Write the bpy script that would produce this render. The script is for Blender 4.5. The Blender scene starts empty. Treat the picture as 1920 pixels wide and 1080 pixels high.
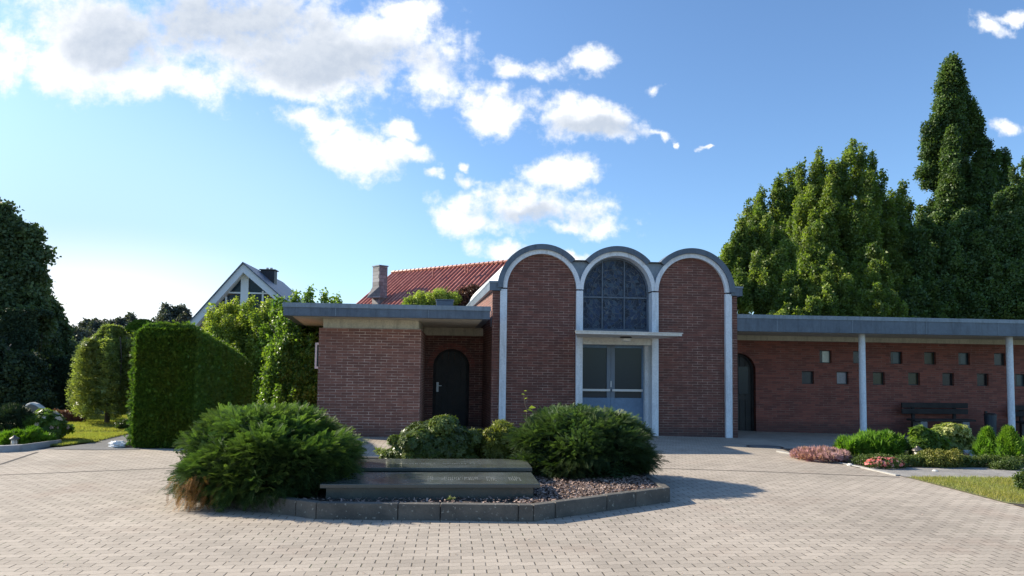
import bpy, bmesh, math, random
import numpy as np
from mathutils import Vector, Matrix

sc = bpy.context.scene
COL = sc.collection
R_ = math.radians

# ------------------------------------------------------------------ camera
EYE = np.array([0.0, 0.0, 1.6])
F_, S_ = 1300.0, 70.0
th, pi_, ro = math.atan(110/1300), R_(3.5), R_(.75)
rot = Matrix.Rotation(-th, 3, 'Z') @ Matrix.Rotation(math.pi/2+pi_, 3, 'X') @ Matrix.Rotation(ro, 3, 'Z')
RM = np.array(rot)
cd = bpy.data.cameras.new('camera'); cam = bpy.data.objects.new('camera', cd); COL.objects.link(cam)
cd.sensor_width = 36; cd.lens = 36*F_/1920; cd.shift_y = S_/1920; cd.clip_start = .05; cd.clip_end = 3000
cam.matrix_world = Matrix.Translation(Vector(EYE)) @ rot.to_4x4()
sc.camera = cam

def at(px, py, Y=None, z=None):
    """survey point of the photograph -> place in the world at a known depth or height"""
    d = RM @ np.array([(px-960)/F_, -(py-540-S_)/F_, -1.0])
    t = Y/d[1] if Y is not None else (z-1.6)/d[2]
    return EYE + d*t

# ------------------------------------------------------------------ sun + view
SUN = Vector((-1.7, .76, 1.0)).normalized()           # towards the sun
sl = bpy.data.lights.new('sun', 'SUN'); sl.energy = 4.9; sl.angle = R_(.5); sl.color = (1, .90, .74)
so = bpy.data.objects.new('sun', sl); COL.objects.link(so)
so.rotation_euler = (-SUN).to_track_quat('-Z', 'Y').to_euler()
sc.view_settings.view_transform = 'Standard'; sc.view_settings.look = 'None'
sc.view_settings.gamma = 1; sc.view_settings.exposure = .86
sc.render.engine = 'CYCLES'

# ------------------------------------------------------------------ node helper
class N:
    def __init__(s, nt): s.nt = nt
    def new(s, t, **k):
        n = s.nt.nodes.new(t)
        for a, b in k.items(): setattr(n, a, b)
        return n
    def _in(s, sock, v):
        if hasattr(v, 'default_value') and hasattr(v, 'is_output'): s.nt.links.new(v, sock)
        elif isinstance(v, (tuple, list)) and len(v) == 3 and sock.type == 'RGBA': sock.default_value = (*v, 1)
        else: sock.default_value = v
    def m(s, op, a, b=None, c=None, clamp=False):
        n = s.new('ShaderNodeMath', operation=op, use_clamp=clamp)
        for i, v in enumerate((a, b, c)):
            if v is not None: s._in(n.inputs[i], v)
        return n.outputs[0]
    def vm(s, op, a, b=None, out=0):
        n = s.new('ShaderNodeVectorMath', operation=op)
        s._in(n.inputs[0], a)
        if b is not None: s._in(n.inputs[1], b)
        return n.outputs[out]
    def mix(s, f, a, b, mode='MIX'):
        n = s.new('ShaderNodeMix', data_type='RGBA', blend_type=mode)
        s._in(n.inputs[0], f); s._in(n.inputs[6], a); s._in(n.inputs[7], b)
        return n.outputs[2]
    def noise(s, vec, scale, detail=3, rough=.5, out=0, dist=0):
        n = s.new('ShaderNodeTexNoise')
        if vec is not None: s._in(n.inputs['Vector'], vec)
        n.inputs['Scale'].default_value = scale; n.inputs['Detail'].default_value = detail
        n.inputs['Roughness'].default_value = rough; n.inputs['Distortion'].default_value = dist
        return n.outputs[out]
    def rng(s, v, a, b, c=0, d=1, smooth=True):
        n = s.new('ShaderNodeMapRange', interpolation_type='SMOOTHSTEP' if smooth else 'LINEAR')
        for i, x in enumerate((v, a, b, c, d)): s._in(n.inputs[i], x)
        return n.outputs[0]
    def xyz(s, x, y, z=0.0):
        n = s.new('ShaderNodeCombineXYZ')
        for i, v in enumerate((x, y, z)): s._in(n.inputs[i], v)
        return n.outputs[0]
    def sep(s, v):
        n = s.new('ShaderNodeSeparateXYZ'); s._in(n.inputs[0], v); return n.outputs
    def pos(s): return s.new('ShaderNodeNewGeometry').outputs['Position']
    def bump(s, h, strength=.5, dist=.01):
        n = s.new('ShaderNodeBump'); s._in(n.inputs['Height'], h)
        n.inputs['Strength'].default_value = strength; n.inputs['Distance'].default_value = dist
        return n.outputs[0]

# ------------------------------------------------------------------ world: Nishita sky + cumulus at infinity
w = bpy.data.worlds.new("World"); sc.world = w; w.use_nodes = True
nt = w.node_tree; nt.nodes.clear(); n = N(nt)
sky = n.new('ShaderNodeTexSky', sky_type='NISHITA'); sky.sun_disc = False
sky.sun_elevation = math.asin(SUN.z); sky.sun_rotation = math.atan2(SUN.x, SUN.y)
sky.altitude = 100; sky.air_density = 1.0; sky.dust_density = .7; sky.ozone_density = 2.6
gen = n.new('ShaderNodeTexCoord').outputs['Generated']
s3 = n.sep(gen)
ysafe = n.m('MAXIMUM', s3[1], .05)
u = n.m('DIVIDE', s3[0], ysafe); v = n.m('DIVIDE', s3[2], ysafe)
uv = n.xyz(u, v)
warp = n.noise(uv, 5.0, 4, .6, out=1)
uvw = n.vm('ADD', uv, n.vm('MULTIPLY', n.vm('SUBTRACT', warp, (.5, .5, .5)), (.13, .09, 0)))
warp2 = n.noise(uv, 22.0, 4, .6, out=1)
uvw = n.vm('ADD', uvw, n.vm('MULTIPLY', n.vm('SUBTRACT', warp2, (.5, .5, .5)), (.045, .035, 0)))
def ell(lst, vec, grow=1.0):
    acc = None
    for (cx, cy, rx, ry) in lst:
        c = at(cx, cy, Y=1.0) - EYE
        d = n.vm('MULTIPLY', n.vm('SUBTRACT', vec, (float(c[0]), float(c[2]), 0)), (F_/rx/grow, F_/ry/grow, 0))
        l = n.m('SUBTRACT', 1.0, n.vm('LENGTH', d, out=1))
        acc = l if acc is None else n.m('MAXIMUM', acc, l)
    return acc
CL = [(420, 40, 350, 125), (230, 40, 220, 135), (480, 90, 280, 105), (700, 60, 150, 70), (960, 390, 150, 60), (1040, 400, 110, 50), (150, 100, 110, 85), (640, 110, 230, 85), (770, 20, 110, 45), (300, 150, 170, 45), (540, 150, 170, 40),
      (795, 165, 90, 50), (5, 95, 50, 75), (565, 225, 80, 32), (640, 285, 85, 55), (690, 305, 90, 42), (755, 285, 75, 26), (740, 240, 40, 25),
      (970, 120, 80, 30), (1118, 108, 56, 27), (935, 200, 78, 62), (1100, 222, 135, 42), (1235, 163, 44, 17), (1238, 243, 30, 13),
      (1030, 318, 82, 36), (980, 395, 150, 52), (880, 425, 110, 28), (1060, 430, 90, 28), (1848, 45, 52, 25), (1905, 28, 45, 18),
      (1895, 215, 50, 28), (1085, 486, 60, 14), (960, 472, 70, 26), (1338, 264, 18, 6), (885, 340, 40, 20), (810, 320, 26, 14),
      (885, 310, 18, 12), (1265, 262, 10, 8), (-250, 150, 200, 120), (2150, 120, 120, 60)]
fld = ell(CL, uvw, 1.16)
fb = n.noise(uv, 8.0, 6, .6); fb2 = n.noise(uv, 34.0, 6, .65)
f2 = n.m('ADD', fld, n.m('ADD', n.m('MULTIPLY', n.m('SUBTRACT', fb, .5), 3.4), n.m('MULTIPLY', n.m('SUBTRACT', fb2, .5), 1.0)))
dens = n.rng(f2, .0, .80)
fbs = n.noise(n.vm('ADD', uv, (-.012, .018, 0)), 8.0, 6, .6); fb2s = n.noise(n.vm('ADD', uv, (-.005, .008, 0)), 34.0, 6, .65)
relief = n.m('ADD', n.m('MULTIPLY', n.m('SUBTRACT', fb, fbs), 3.0), n.m('MULTIPLY', n.m('SUBTRACT', fb2, fb2s), 1.2))
GR = [(400, 40, 330, 105), (600, 115, 260, 60), (230, 70, 120, 70), (1000, 410, 130, 34), (1110, 235, 110, 26)]
gfl = n.rng(n.m('ADD', ell(GR, uvw, 1.1), n.m('MULTIPLY', n.m('SUBTRACT', fb, .5), 1.8)), .0, .75)
ccol = n.mix(gfl, (1.0, 1.0, 1.0), (.60, .65, .72))
ccol = n.mix(n.rng(relief, .30, -.30, 0, .8, smooth=False), ccol, n.mix(1.0, ccol, (.80, .835, .885), 'MULTIPLY'))
# low bright veil of thin cloud towards the sunny horizon
veil = n.rng(ell([(130, 600, 520, 190), (-600, 600, 900, 280)], uv), 0, .9, 0, .95)
skyc = n.vm('MULTIPLY', sky.outputs[0], (.92, 1.09, 1.24))
glow = n.rng(ell([(120, 470, 900, 430)], uv), 0, 1, 0, .9)
skyc = n.mix(glow, skyc, (3.3, 4.75, 5.9))
skyc = n.mix(veil, skyc, (7.0, 7.2, 7.45))
front = n.rng(s3[1], .05, .25)
cl8 = n.vm('MULTIPLY', ccol, (6.7, 6.75, 6.85))
fin = n.mix(n.m('MULTIPLY', dens, front), skyc, cl8)
bg = n.new('ShaderNodeBackground'); nt.links.new(fin, bg.inputs[0]); bg.inputs[1].default_value = .1
wo = n.new('ShaderNodeOutputWorld'); nt.links.new(bg.outputs[0], wo.inputs[0])

# ------------------------------------------------------------------ materials
MATS = {}
def mat(name, col=(.5, .5, .5), rough=.7, metal=0, spec=.5, vary=0, vscale=8, build=None, bumps=None):
    m = bpy.data.materials.new(name); m.use_nodes = True; MATS[name] = m
    b = m.node_tree.nodes['Principled BSDF']; q = N(m.node_tree)
    b.inputs['Base Color'].default_value = (*col, 1); b.inputs['Roughness'].default_value = rough
    b.inputs['Metallic'].default_value = metal; b.inputs['Specular IOR Level'].default_value = spec
    if build: build(q, b)
    elif vary:
        t = q.noise(q.pos(), vscale, 5, .6); t2 = q.noise(q.pos(), vscale*9, 3, .6)
        f = q.m('ADD', q.m('MULTIPLY', q.m('SUBTRACT', t, .5), vary*2), q.m('MULTIPLY', q.m('SUBTRACT', t2, .5), vary))
        k = q.m('ADD', f, 1.0)
        q._in(b.inputs['Base Color'], q.vm('MULTIPLY', col, q.xyz(k, k, k)))
        if bumps: q._in(b.inputs['Normal'], q.bump(t2, bumps, .01))
    return m
def setc(q, b, c): q._in(b.inputs['Base Color'], c)

def brick_build(c1, c2, cm, wob=.0, bw=.25, rh=.0625, ms=.0055):
    def f(q, b):
        p = q.sep(q.pos()); vec = q.xyz(q.m('ADD', p[0], p[1]), p[2])
        wv = q.noise(vec, 1.3, 2)
        vec = q.vm('ADD', vec, q.xyz(0.0, q.m('MULTIPLY', q.m('SUBTRACT', wv, .5), .006)))
        br = q.new('ShaderNodeTexBrick', offset=.5)
        q._in(br.inputs['Vector'], vec)
        br.inputs['Color1'].default_value = (0, 0, 0, 1); br.inputs['Color2'].default_value = (1, 1, 1, 1)
        br.inputs['Mortar'].default_value = (.5, .5, .5, 1)
        br.inputs['Scale'].default_value = 1; br.inputs['Brick Width'].default_value = bw; br.inputs['Row Height'].default_value = rh
        br.inputs['Mortar Size'].default_value = ms; br.inputs['Mortar Smooth'].default_value = .25
        rnd = br.outputs['Color']; big = q.noise(vec, 1.1, 4); fine = q.noise(vec, 60, 3, .7)
        k = q.m('ADD', q.m('MULTIPLY', q.sep(rnd)[0], .75), q.m('MULTIPLY', big, .5))
        k = q.m('POWER', k, 1.6)
        bc = q.mix(k, c1, c2)
        bc = q.mix(q.rng(fine, .3, .8), bc, q.mix(.3, bc, (.30, .15, .11)))
        mo = q.mix(q.rng(q.noise(vec, 5, 3), .35, .62), cm, q.mix(.62, cm, c1))
        foot_dark = q.rng(q.m('ADD', p[2], q.m('MULTIPLY', big, .25)), .45, .12)
        bc = q.mix(q.m('MULTIPLY', foot_dark, .45), bc, (.045, .038, .036)); mo = q.mix(q.m('MULTIPLY', foot_dark, .7), mo, (.07, .06, .055))  # brick and mortar turn unevenly darker towards the wall foot
        mo = q.mix(q.m('MULTIPLY', q.rng(big, .45, .68), .45), mo, c1)
        setc(q, b, q.mix(br.outputs['Fac'], bc, mo))
        h = q.m('ADD', q.m('SUBTRACT', 1.0, br.outputs['Fac']), q.m('MULTIPLY', fine, .3))
        q._in(b.inputs['Normal'], q.bump(h, .6, .006)); b.inputs['Roughness'].default_value = .8
    return f
mat('brick_clinker', build=brick_build((.080, .028, .021), (.182, .060, .041), (.42, .28, .22), ms=.0065))
mat('brick_left', build=brick_build((.165, .064, .045), (.31, .122, .082), (.66, .47, .36), ms=.0065))  # same clinker made lighter, the left block's stronger light put into colour
mat('brick_red', build=brick_build((.14, .038, .028), (.31, .086, .056), (.30, .17, .13), ms=.006))

def pave(q, b):
    P = q.pos(); p = q.sep(P)
    wx = q.noise(P, .35, 2, out=1); ws = q.sep(wx)
    x = q.m('ADD', p[0], q.m('MULTIPLY', q.m('SUBTRACT', ws[0], .5), .05)); y = q.m('ADD', p[1], q.m('MULTIPLY', q.m('SUBTRACT', ws[1], .5), .06))
    yw = q.m('ADD', y, q.m('MULTIPLY', q.m('SINE', q.m('MULTIPLY', x, 2*math.pi/.1)), .007))
    r = q.m('DIVIDE', yw, .1); row = q.m('FLOOR', r)
    xs = q.m('ADD', q.m('DIVIDE', x, .2), q.m('MULTIPLY', q.m('MODULO', q.m('ADD', row, 1000.0), 2.0), .5))
    dx = q.m('ABSOLUTE', q.m('SUBTRACT', q.m('FRACT', xs), .5)); dy = q.m('ABSOLUTE', q.m('SUBTRACT', q.m('FRACT', r), .5))
    cell = q.new('ShaderNodeTexWhiteNoise', noise_dimensions='3D'); q._in(cell.inputs[0], q.xyz(q.m('FLOOR', xs), row))
    cv = cell.outputs['Value']
    gapv = q.noise(q.xyz(q.m('FLOOR', xs), row), 3.7, 1)
    jl = q.m('MULTIPLY', q.rng(dx, .462, .482), q.rng(gapv, .25, .6, .35, .9))
    jt = q.rng(dy, .44, .485, 0, .42)
    j = q.m('MAXIMUM', jl, jt)
    agg = q.noise(P, 150, 3, .75); ag2 = q.noise(P, 45, 3, .6); big = q.noise(P, .5, 5, .6); bg2 = q.noise(P, 2.6, 4, .6)
    c = q.mix(agg, (.29, .24, .19), (.57, .50, .41))
    c = q.mix(q.rng(agg, .62, .75), c, (.66, .62, .56))
    c = q.mix(q.rng(ag2, .35, .7, 0, .35), c, (.30, .255, .21))
    k = q.m('ADD', .86, q.m('ADD', q.m('MULTIPLY', cv, .2), q.m('MULTIPLY', q.m('SUBTRACT', big, .5), .7)))
    k = q.m('ADD', k, q.m('MULTIPLY', q.m('SUBTRACT', bg2, .5), .22))
    c = q.vm('MULTIPLY', c, q.xyz(k, k, k))
    c = q.mix(q.rng(q.noise(P, .9, 3), .55, .72, 0, .35), c, (.36, .27, .21))
    c = q.mix(q.rng(q.noise(P, 3.1, 5, .7), .60, .78, 0, .4), c, (.17, .15, .12)); c = q.mix(q.rng(q.noise(P, .22, 3), .5, .75, 0, .22), c, (.24, .22, .17))
    dirt = q.mix(q.rng(q.noise(P, 1.7, 3), .55, .7), (.075, .06, .045), (.07, .085, .035))
    setc(q, b, q.mix(j, c, dirt)); b.inputs['Roughness'].default_value = .9; b.inputs['Specular IOR Level'].default_value = .25
    h = q.m('SUBTRACT', q.m('ADD', q.m('MULTIPLY', agg, .25), q.m('MULTIPLY', cv, .25)), q.m('MULTIPLY', j, 1.2))
    q._in(b.inputs['Normal'], q.bump(h, .55, .006))
mat('paver', build=pave)

def tint(lo, hi, sc1, sc2=None, rough=.9, third=None, bm=.4, bd=.01, streak=0):
    def f(q, b):
        P = q.pos(); a = q.noise(P, sc1, 5, .65); d = q.noise(P, sc2 or sc1*8, 4, .7)
        c = q.mix(q.rng(a, .3, .7), lo, hi); k = q.m('ADD', .65, q.m('MULTIPLY', d, .7)); c = q.vm('MULTIPLY', c, q.xyz(k, k, k))
        if streak:
            ks = q.m('SUBTRACT', 1.0, q.m('MULTIPLY', q.rng(q.noise(q.vm('MULTIPLY', P, (1, 1, .12)), 9, 4, .7), .45, .75), streak)); c = q.vm('MULTIPLY', c, q.xyz(ks, ks, ks))
        if third: c = q.mix(q.rng(q.noise(P, third[1], 3, .5), third[2], third[2]+.06), c, third[0])
        setc(q, b, c); b.inputs['Roughness'].default_value = rough; q._in(b.inputs['Normal'], q.bump(d, bm, bd))
    return f
mat('earth', build=tint((.10, .085, .05), (.07, .10, .03), .6, 9))
mat('turf', build=tint((.16, .17, .06), (.24, .24, .09), 1.5, 40, bm=.8, bd=.02))
mat('asphalt', build=tint((.11, .11, .11), (.16, .155, .15), 2, 90))
mat('gravel', build=tint((.22, .205, .185), (.33, .31, .28), 3, 70, bm=.8))
mat('soil', build=tint((.055, .042, .035), (.09, .07, .055), 5, 60, bm=1, bd=.02))
mat('kerb_concrete', build=tint((.07, .066, .058), (.135, .122, .102), 2.5, 60, third=((.28, .27, .23), 26, .635)))
mat('kerb_light', build=tint((.30, .29, .27), (.42, .41, .38), 3, 80))
mat('granite_kerb', build=tint((.25, .25, .25), (.36, .36, .37), 4, 120))
mat('seam', (.06, .05, .045), .9)
mat('white_paint', build=tint((.68, .71, .75), (.78, .80, .82), 1.2, 30, rough=.55, bm=.08, streak=.28, third=((.42, .42, .40), 7, .72)))
mat('post_paint', build=tint((.68, .72, .76), (.76, .79, .82), 2, 20, rough=.45, bm=.05, third=((.4, .36, .3), 9, .74)))
mat('cream', build=tint((.56, .52, .41), (.66, .61, .49), 1.5, 25, rough=.8, bm=.1, streak=.25))
mat('canopy_white', build=tint((.62, .60, .55), (.72, .70, .65), 2, 25, rough=.7, bm=.1))
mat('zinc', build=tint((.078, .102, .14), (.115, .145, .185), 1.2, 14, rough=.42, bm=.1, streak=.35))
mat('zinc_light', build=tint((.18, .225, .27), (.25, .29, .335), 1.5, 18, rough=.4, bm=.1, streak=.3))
mat('vault_sheet', (.62, .63, .62), .5, vary=.1)
mat('roof_felt', (.12, .12, .12), .9, vary=.2)
mat('door_blue', build=tint((.10, .18, .29), (.13, .22, .34), 1.5, 12, rough=.4, bm=.05))
mat('door_stile', (.13, .17, .22), .4, vary=.1)
mat('steel', (.5, .52, .54), .4, .3)
mat('dark_glass', (.016, .034, .050), .15, spec=.3)
mat('dark_metal', (.03, .03, .032), .5)
mat('lamp_glass', (.75, .74, .7), .4)
mat('wood_dark', build=tint((.018, .015, .012), (.032, .026, .02), 3, 40, rough=.6))
mat('wood_black', build=tint((.016, .013, .012), (.04, .032, .028), 3, 50, rough=.8))
mat('slate', build=brick_build((.11, .12, .13), (.27, .29, .31), (.06, .06, .065), bw=.35, rh=.22, ms=.012))
mat('plaster_white', (.74, .76, .79), .6, vary=.05)
mat('white_sheen', (.80, .81, .82), .4)
mat('brick_far', (.24, .17, .12), .9, vary=.2, vscale=2)
mat('bag_white', (.78, .77, .75), .4, vary=.1); mat('bag_pink', (.70, .42, .38), .45, vary=.15)
mat('stone_plate', (.30, .31, .33), .45, vary=.25, vscale=14)
mat('stone_light', (.62, .60, .56), .6, vary=.15)
mat('stump', (.28, .17, .10), .8, vary=.2)
mat('bark', build=tint((.07, .055, .04), (.13, .105, .08), 4, 40, bm=1, bd=.02))
mat('inscription', (.36, .37, .34), .5)
mat('lantern_metal', (.12, .105, .09), .4, .6); mat('lantern_glass', (.55, .52, .47), .25)
mat('bin_metal', (.045, .06, .075), .45, .3)
mat('leg_stone', (.22, .22, .21), .8, vary=.2)
def granite(q, b):
    P = q.pos(); a = q.noise(P, 160, 3, .8); c = q.mix(q.rng(a, .52, .72), (.07, .078, .07), (.17, .182, .165))
    g = q.noise(P, 2.2, 4, .6); c = q.mix(q.rng(g, .45, .75, 0, .5), c, (.095, .105, .088))
    setc(q, b, c); q._in(b.inputs['Roughness'], q.rng(g, .3, .7, .13, .3)); b.inputs['Specular IOR Level'].default_value = .65
mat('granite_dark', build=granite)
def boulder(q, b):
    P = q.pos(); a = q.noise(P, 6, 5, .7); setc(q, b, q.mix(a, (.045, .05, .06), (.14, .14, .15))); b.inputs['Roughness'].default_value = .35
mat('boulder', build=boulder)
def tiles(q, b):
    uvn = q.new('ShaderNodeUVMap').outputs[0]; p = q.sep(uvn)
    sx = q.m('SINE', q.m('MULTIPLY', p[0], 2*math.pi/.34)); fy = q.m('FRACT', q.m('DIVIDE', p[1], .36))
    cell = q.new('ShaderNodeTexWhiteNoise', noise_dimensions='3D'); q._in(cell.inputs[0], q.xyz(q.m('FLOOR', q.m('DIVIDE', p[0], .30)), q.m('FLOOR', q.m('DIVIDE', p[1], .36))))
    c = q.mix(cell.outputs['Value'], (.50, .15, .10), (.66, .24, .165))
    c = q.mix(q.rng(fy, .90, 1.0, 0, .8), c, (.08, .02, .015)); kq = q.m('ADD', .60, q.m('MULTIPLY', sx, .48)); c = q.vm('MULTIPLY', c, q.xyz(kq, kq, kq))
    c = q.mix(q.rng(q.noise(q.pos(), .8, 4), .5, .75, 0, .35), c, (.22, .075, .06))
    setc(q, b, c); b.inputs['Roughness'].default_value = .42
mat('roof_tile', build=tiles)
def stained(q, b):
    P = q.pos(); p = q.sep(P); vec = q.xyz(p[0], p[2])
    wv = q.vm('ADD', vec, q.vm('MULTIPLY', q.noise(vec, 4, 3, out=1), (.22, .22, 0)))
    vo = q.new('ShaderNodeTexVoronoi', feature='DISTANCE_TO_EDGE'); q._in(vo.inputs['Vector'], wv); vo.inputs['Scale'].default_value = 11
    v2 = q.new('ShaderNodeTexVoronoi', feature='F1'); q._in(v2.inputs['Vector'], wv); v2.inputs['Scale'].default_value = 11
    rr = q.vm('LENGTH', q.vm('SUBTRACT', vec, (4.02, 3.55, 0)), out=1)
    ring = q.rng(q.m('ABSOLUTE', q.m('SUBTRACT', q.m('FRACT', q.m('MULTIPLY', rr, 4.5)), .5)), .06, .0)
    cs = q.sep(v2.outputs['Color'])
    g = q.mix(cs[0], (.008, .014, .03), (.025, .05, .11)); g = q.mix(q.rng(cs[1], .72, .9), g, (.05, .08, .12))
    edge = q.m('MAXIMUM', q.rng(vo.outputs[0], .055, .012), q.m('MULTIPLY', ring, .8))
    setc(q, b, q.mix(edge, g, (.12, .135, .15))); b.inputs['Roughness'].default_value = .3; b.inputs['Specular IOR Level'].default_value = .25
    q._in(b.inputs['Normal'], q.bump(q.m('ADD', edge, cs[1]), .5, .01))
mat('stained_glass', build=stained)

def leafmat(name, c1, c2, trans=.35, rough=.5, tip=None, hue=None):
    m = bpy.data.materials.new(name); m.use_nodes = True; MATS[name] = m
    q = N(m.node_tree); b = m.node_tree.nodes['Principled BSDF']; out = m.node_tree.nodes['Material Output']
    a = q.new('ShaderNodeAttribute', attribute_name='v').outputs['Fac']
    c = q.mix(a, c1, c2)
    c = q.mix(q.rng(q.noise(q.pos(), 1.6, 3), .35, .7, 0, .45), c, q.vm('MULTIPLY', c, hue or (1.25, .95, .7)))
    if tip: c = q.mix(q.rng(a, tip[1], 1), c, tip[0])
    q._in(b.inputs['Base Color'], c); b.inputs['Roughness'].default_value = rough; b.inputs['Specular IOR Level'].default_value = .35
    t = q.new('ShaderNodeBsdfTranslucent'); q._in(t.inputs[0], q.vm('MULTIPLY', c, (1.5, 1.7, .6)))
    mx = q.new('ShaderNodeMixShader'); mx.inputs[0].default_value = trans
    m.node_tree.links.new(b.outputs[0], mx.inputs[1]); m.node_tree.links.new(t.outputs[0], mx.inputs[2]); m.node_tree.links.new(mx.outputs[0], out.inputs[0])
leafmat('leaf_yew', (.032, .07, .022), (.16, .25, .06), .28, .62)
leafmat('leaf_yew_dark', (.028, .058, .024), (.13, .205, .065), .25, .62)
leafmat('leaf_brown', (.22, .09, .025), (.42, .22, .07), .2, .8, hue=(1, .9, .8))
leafmat('leaf_rhodo', (.035, .06, .015), (.17, .22, .055), .22, .36)
leafmat('leaf_rhodo_yellow', (.07, .10, .015), (.27, .29, .06), .25, .45)
leafmat('leaf_hedge', (.055, .115, .018), (.125, .22, .03), .3, .6, hue=(1.5, .9, .8))
leafmat('leaf_hornbeam', (.07, .115, .028), (.20, .265, .06), .42, .5)
leafmat('leaf_oak', (.045, .085, .025), (.10, .165, .045), .3, .5)
leafmat('leaf_beech', (.14, .20, .035), (.31, .37, .085), .45, .5)
leafmat('leaf_fresh', (.08, .15, .03), (.20, .30, .06), .42, .4)
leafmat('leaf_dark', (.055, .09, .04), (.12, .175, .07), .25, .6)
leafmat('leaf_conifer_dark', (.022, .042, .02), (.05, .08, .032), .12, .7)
leafmat('leaf_weeping', (.12, .16, .05), (.30, .35, .13), .35, .5)
leafmat('leaf_far', (.07, .085, .07), (.11, .13, .10), .15, .7)
leafmat('leaf_copper', (.05, .022, .02), (.11, .05, .04), .3, .5)
leafmat('leaf_redhedge', (.10, .04, .035), (.19, .09, .07), .25, .6)
leafmat('leaf_lime', (.30, .42, .03), (.55, .65, .06), .5, .4)
leafmat('leaf_box', (.045, .08, .018), (.11, .16, .04), .25, .5)
leafmat('leaf_variegated', (.12, .18, .03), (.62, .62, .25), .3, .45)
leafmat('leaf_sedum', (.13, .16, .03), (.26, .24, .06), .25, .6)
leafmat('leaf_bright', (.08, .18, .02), (.17, .30, .035), .35, .5)
leafmat('heather', (.34, .19, .20), (.55, .36, .42), .25, .8, hue=(1.1, .8, .7))
leafmat('petal_pink', (.75, .16, .15), (.85, .42, .42), .3, .6, hue=(1, 1, 1))
leafmat('petal_rose', (.75, .45, .40), (.85, .75, .62), .3, .6, hue=(1, 1, 1))
leafmat('grass', (.18, .20, .06), (.36, .36, .13), .35, .7)
leafmat('mulch', (.10, .06, .045), (.46, .35, .29), .0, .9, hue=(.9, .8, .8))
leafmat('weed', (.12, .18, .06), (.28, .32, .14), .3, .6)

# ------------------------------------------------------------------ object helpers
def meta(o, label=None, cat=None, group=None, kind=None):
    if label: o['label'] = label
    if cat: o['category'] = cat
    if group: o['group'] = group
    if kind: o['kind'] = kind
    return o
def thing(name, loc, label, cat, group=None):
    o = bpy.data.objects.new(name, None); COL.objects.link(o); o.location = loc; o.empty_display_size = .2
    return meta(o, label, cat, group)
def root_loc(p):
    v = Vector((0, 0, 0))
    while p is not None: v += p.location; p = p.parent
    return v
def link(name, me, material, parent=None, base=None):
    o = bpy.data.objects.new(name, me); COL.objects.link(o)
    if material: me.materials.append(MATS[material] if isinstance(material, str) else material)
    off = root_loc(parent) if parent is not None else Vector((0, 0, 0))
    b = Vector([float(x) for x in base]) if base is not None else off
    me.transform(Matrix.Translation(-b)); o.location = b - off
    if parent is not None: o.parent = parent
    return o

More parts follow.
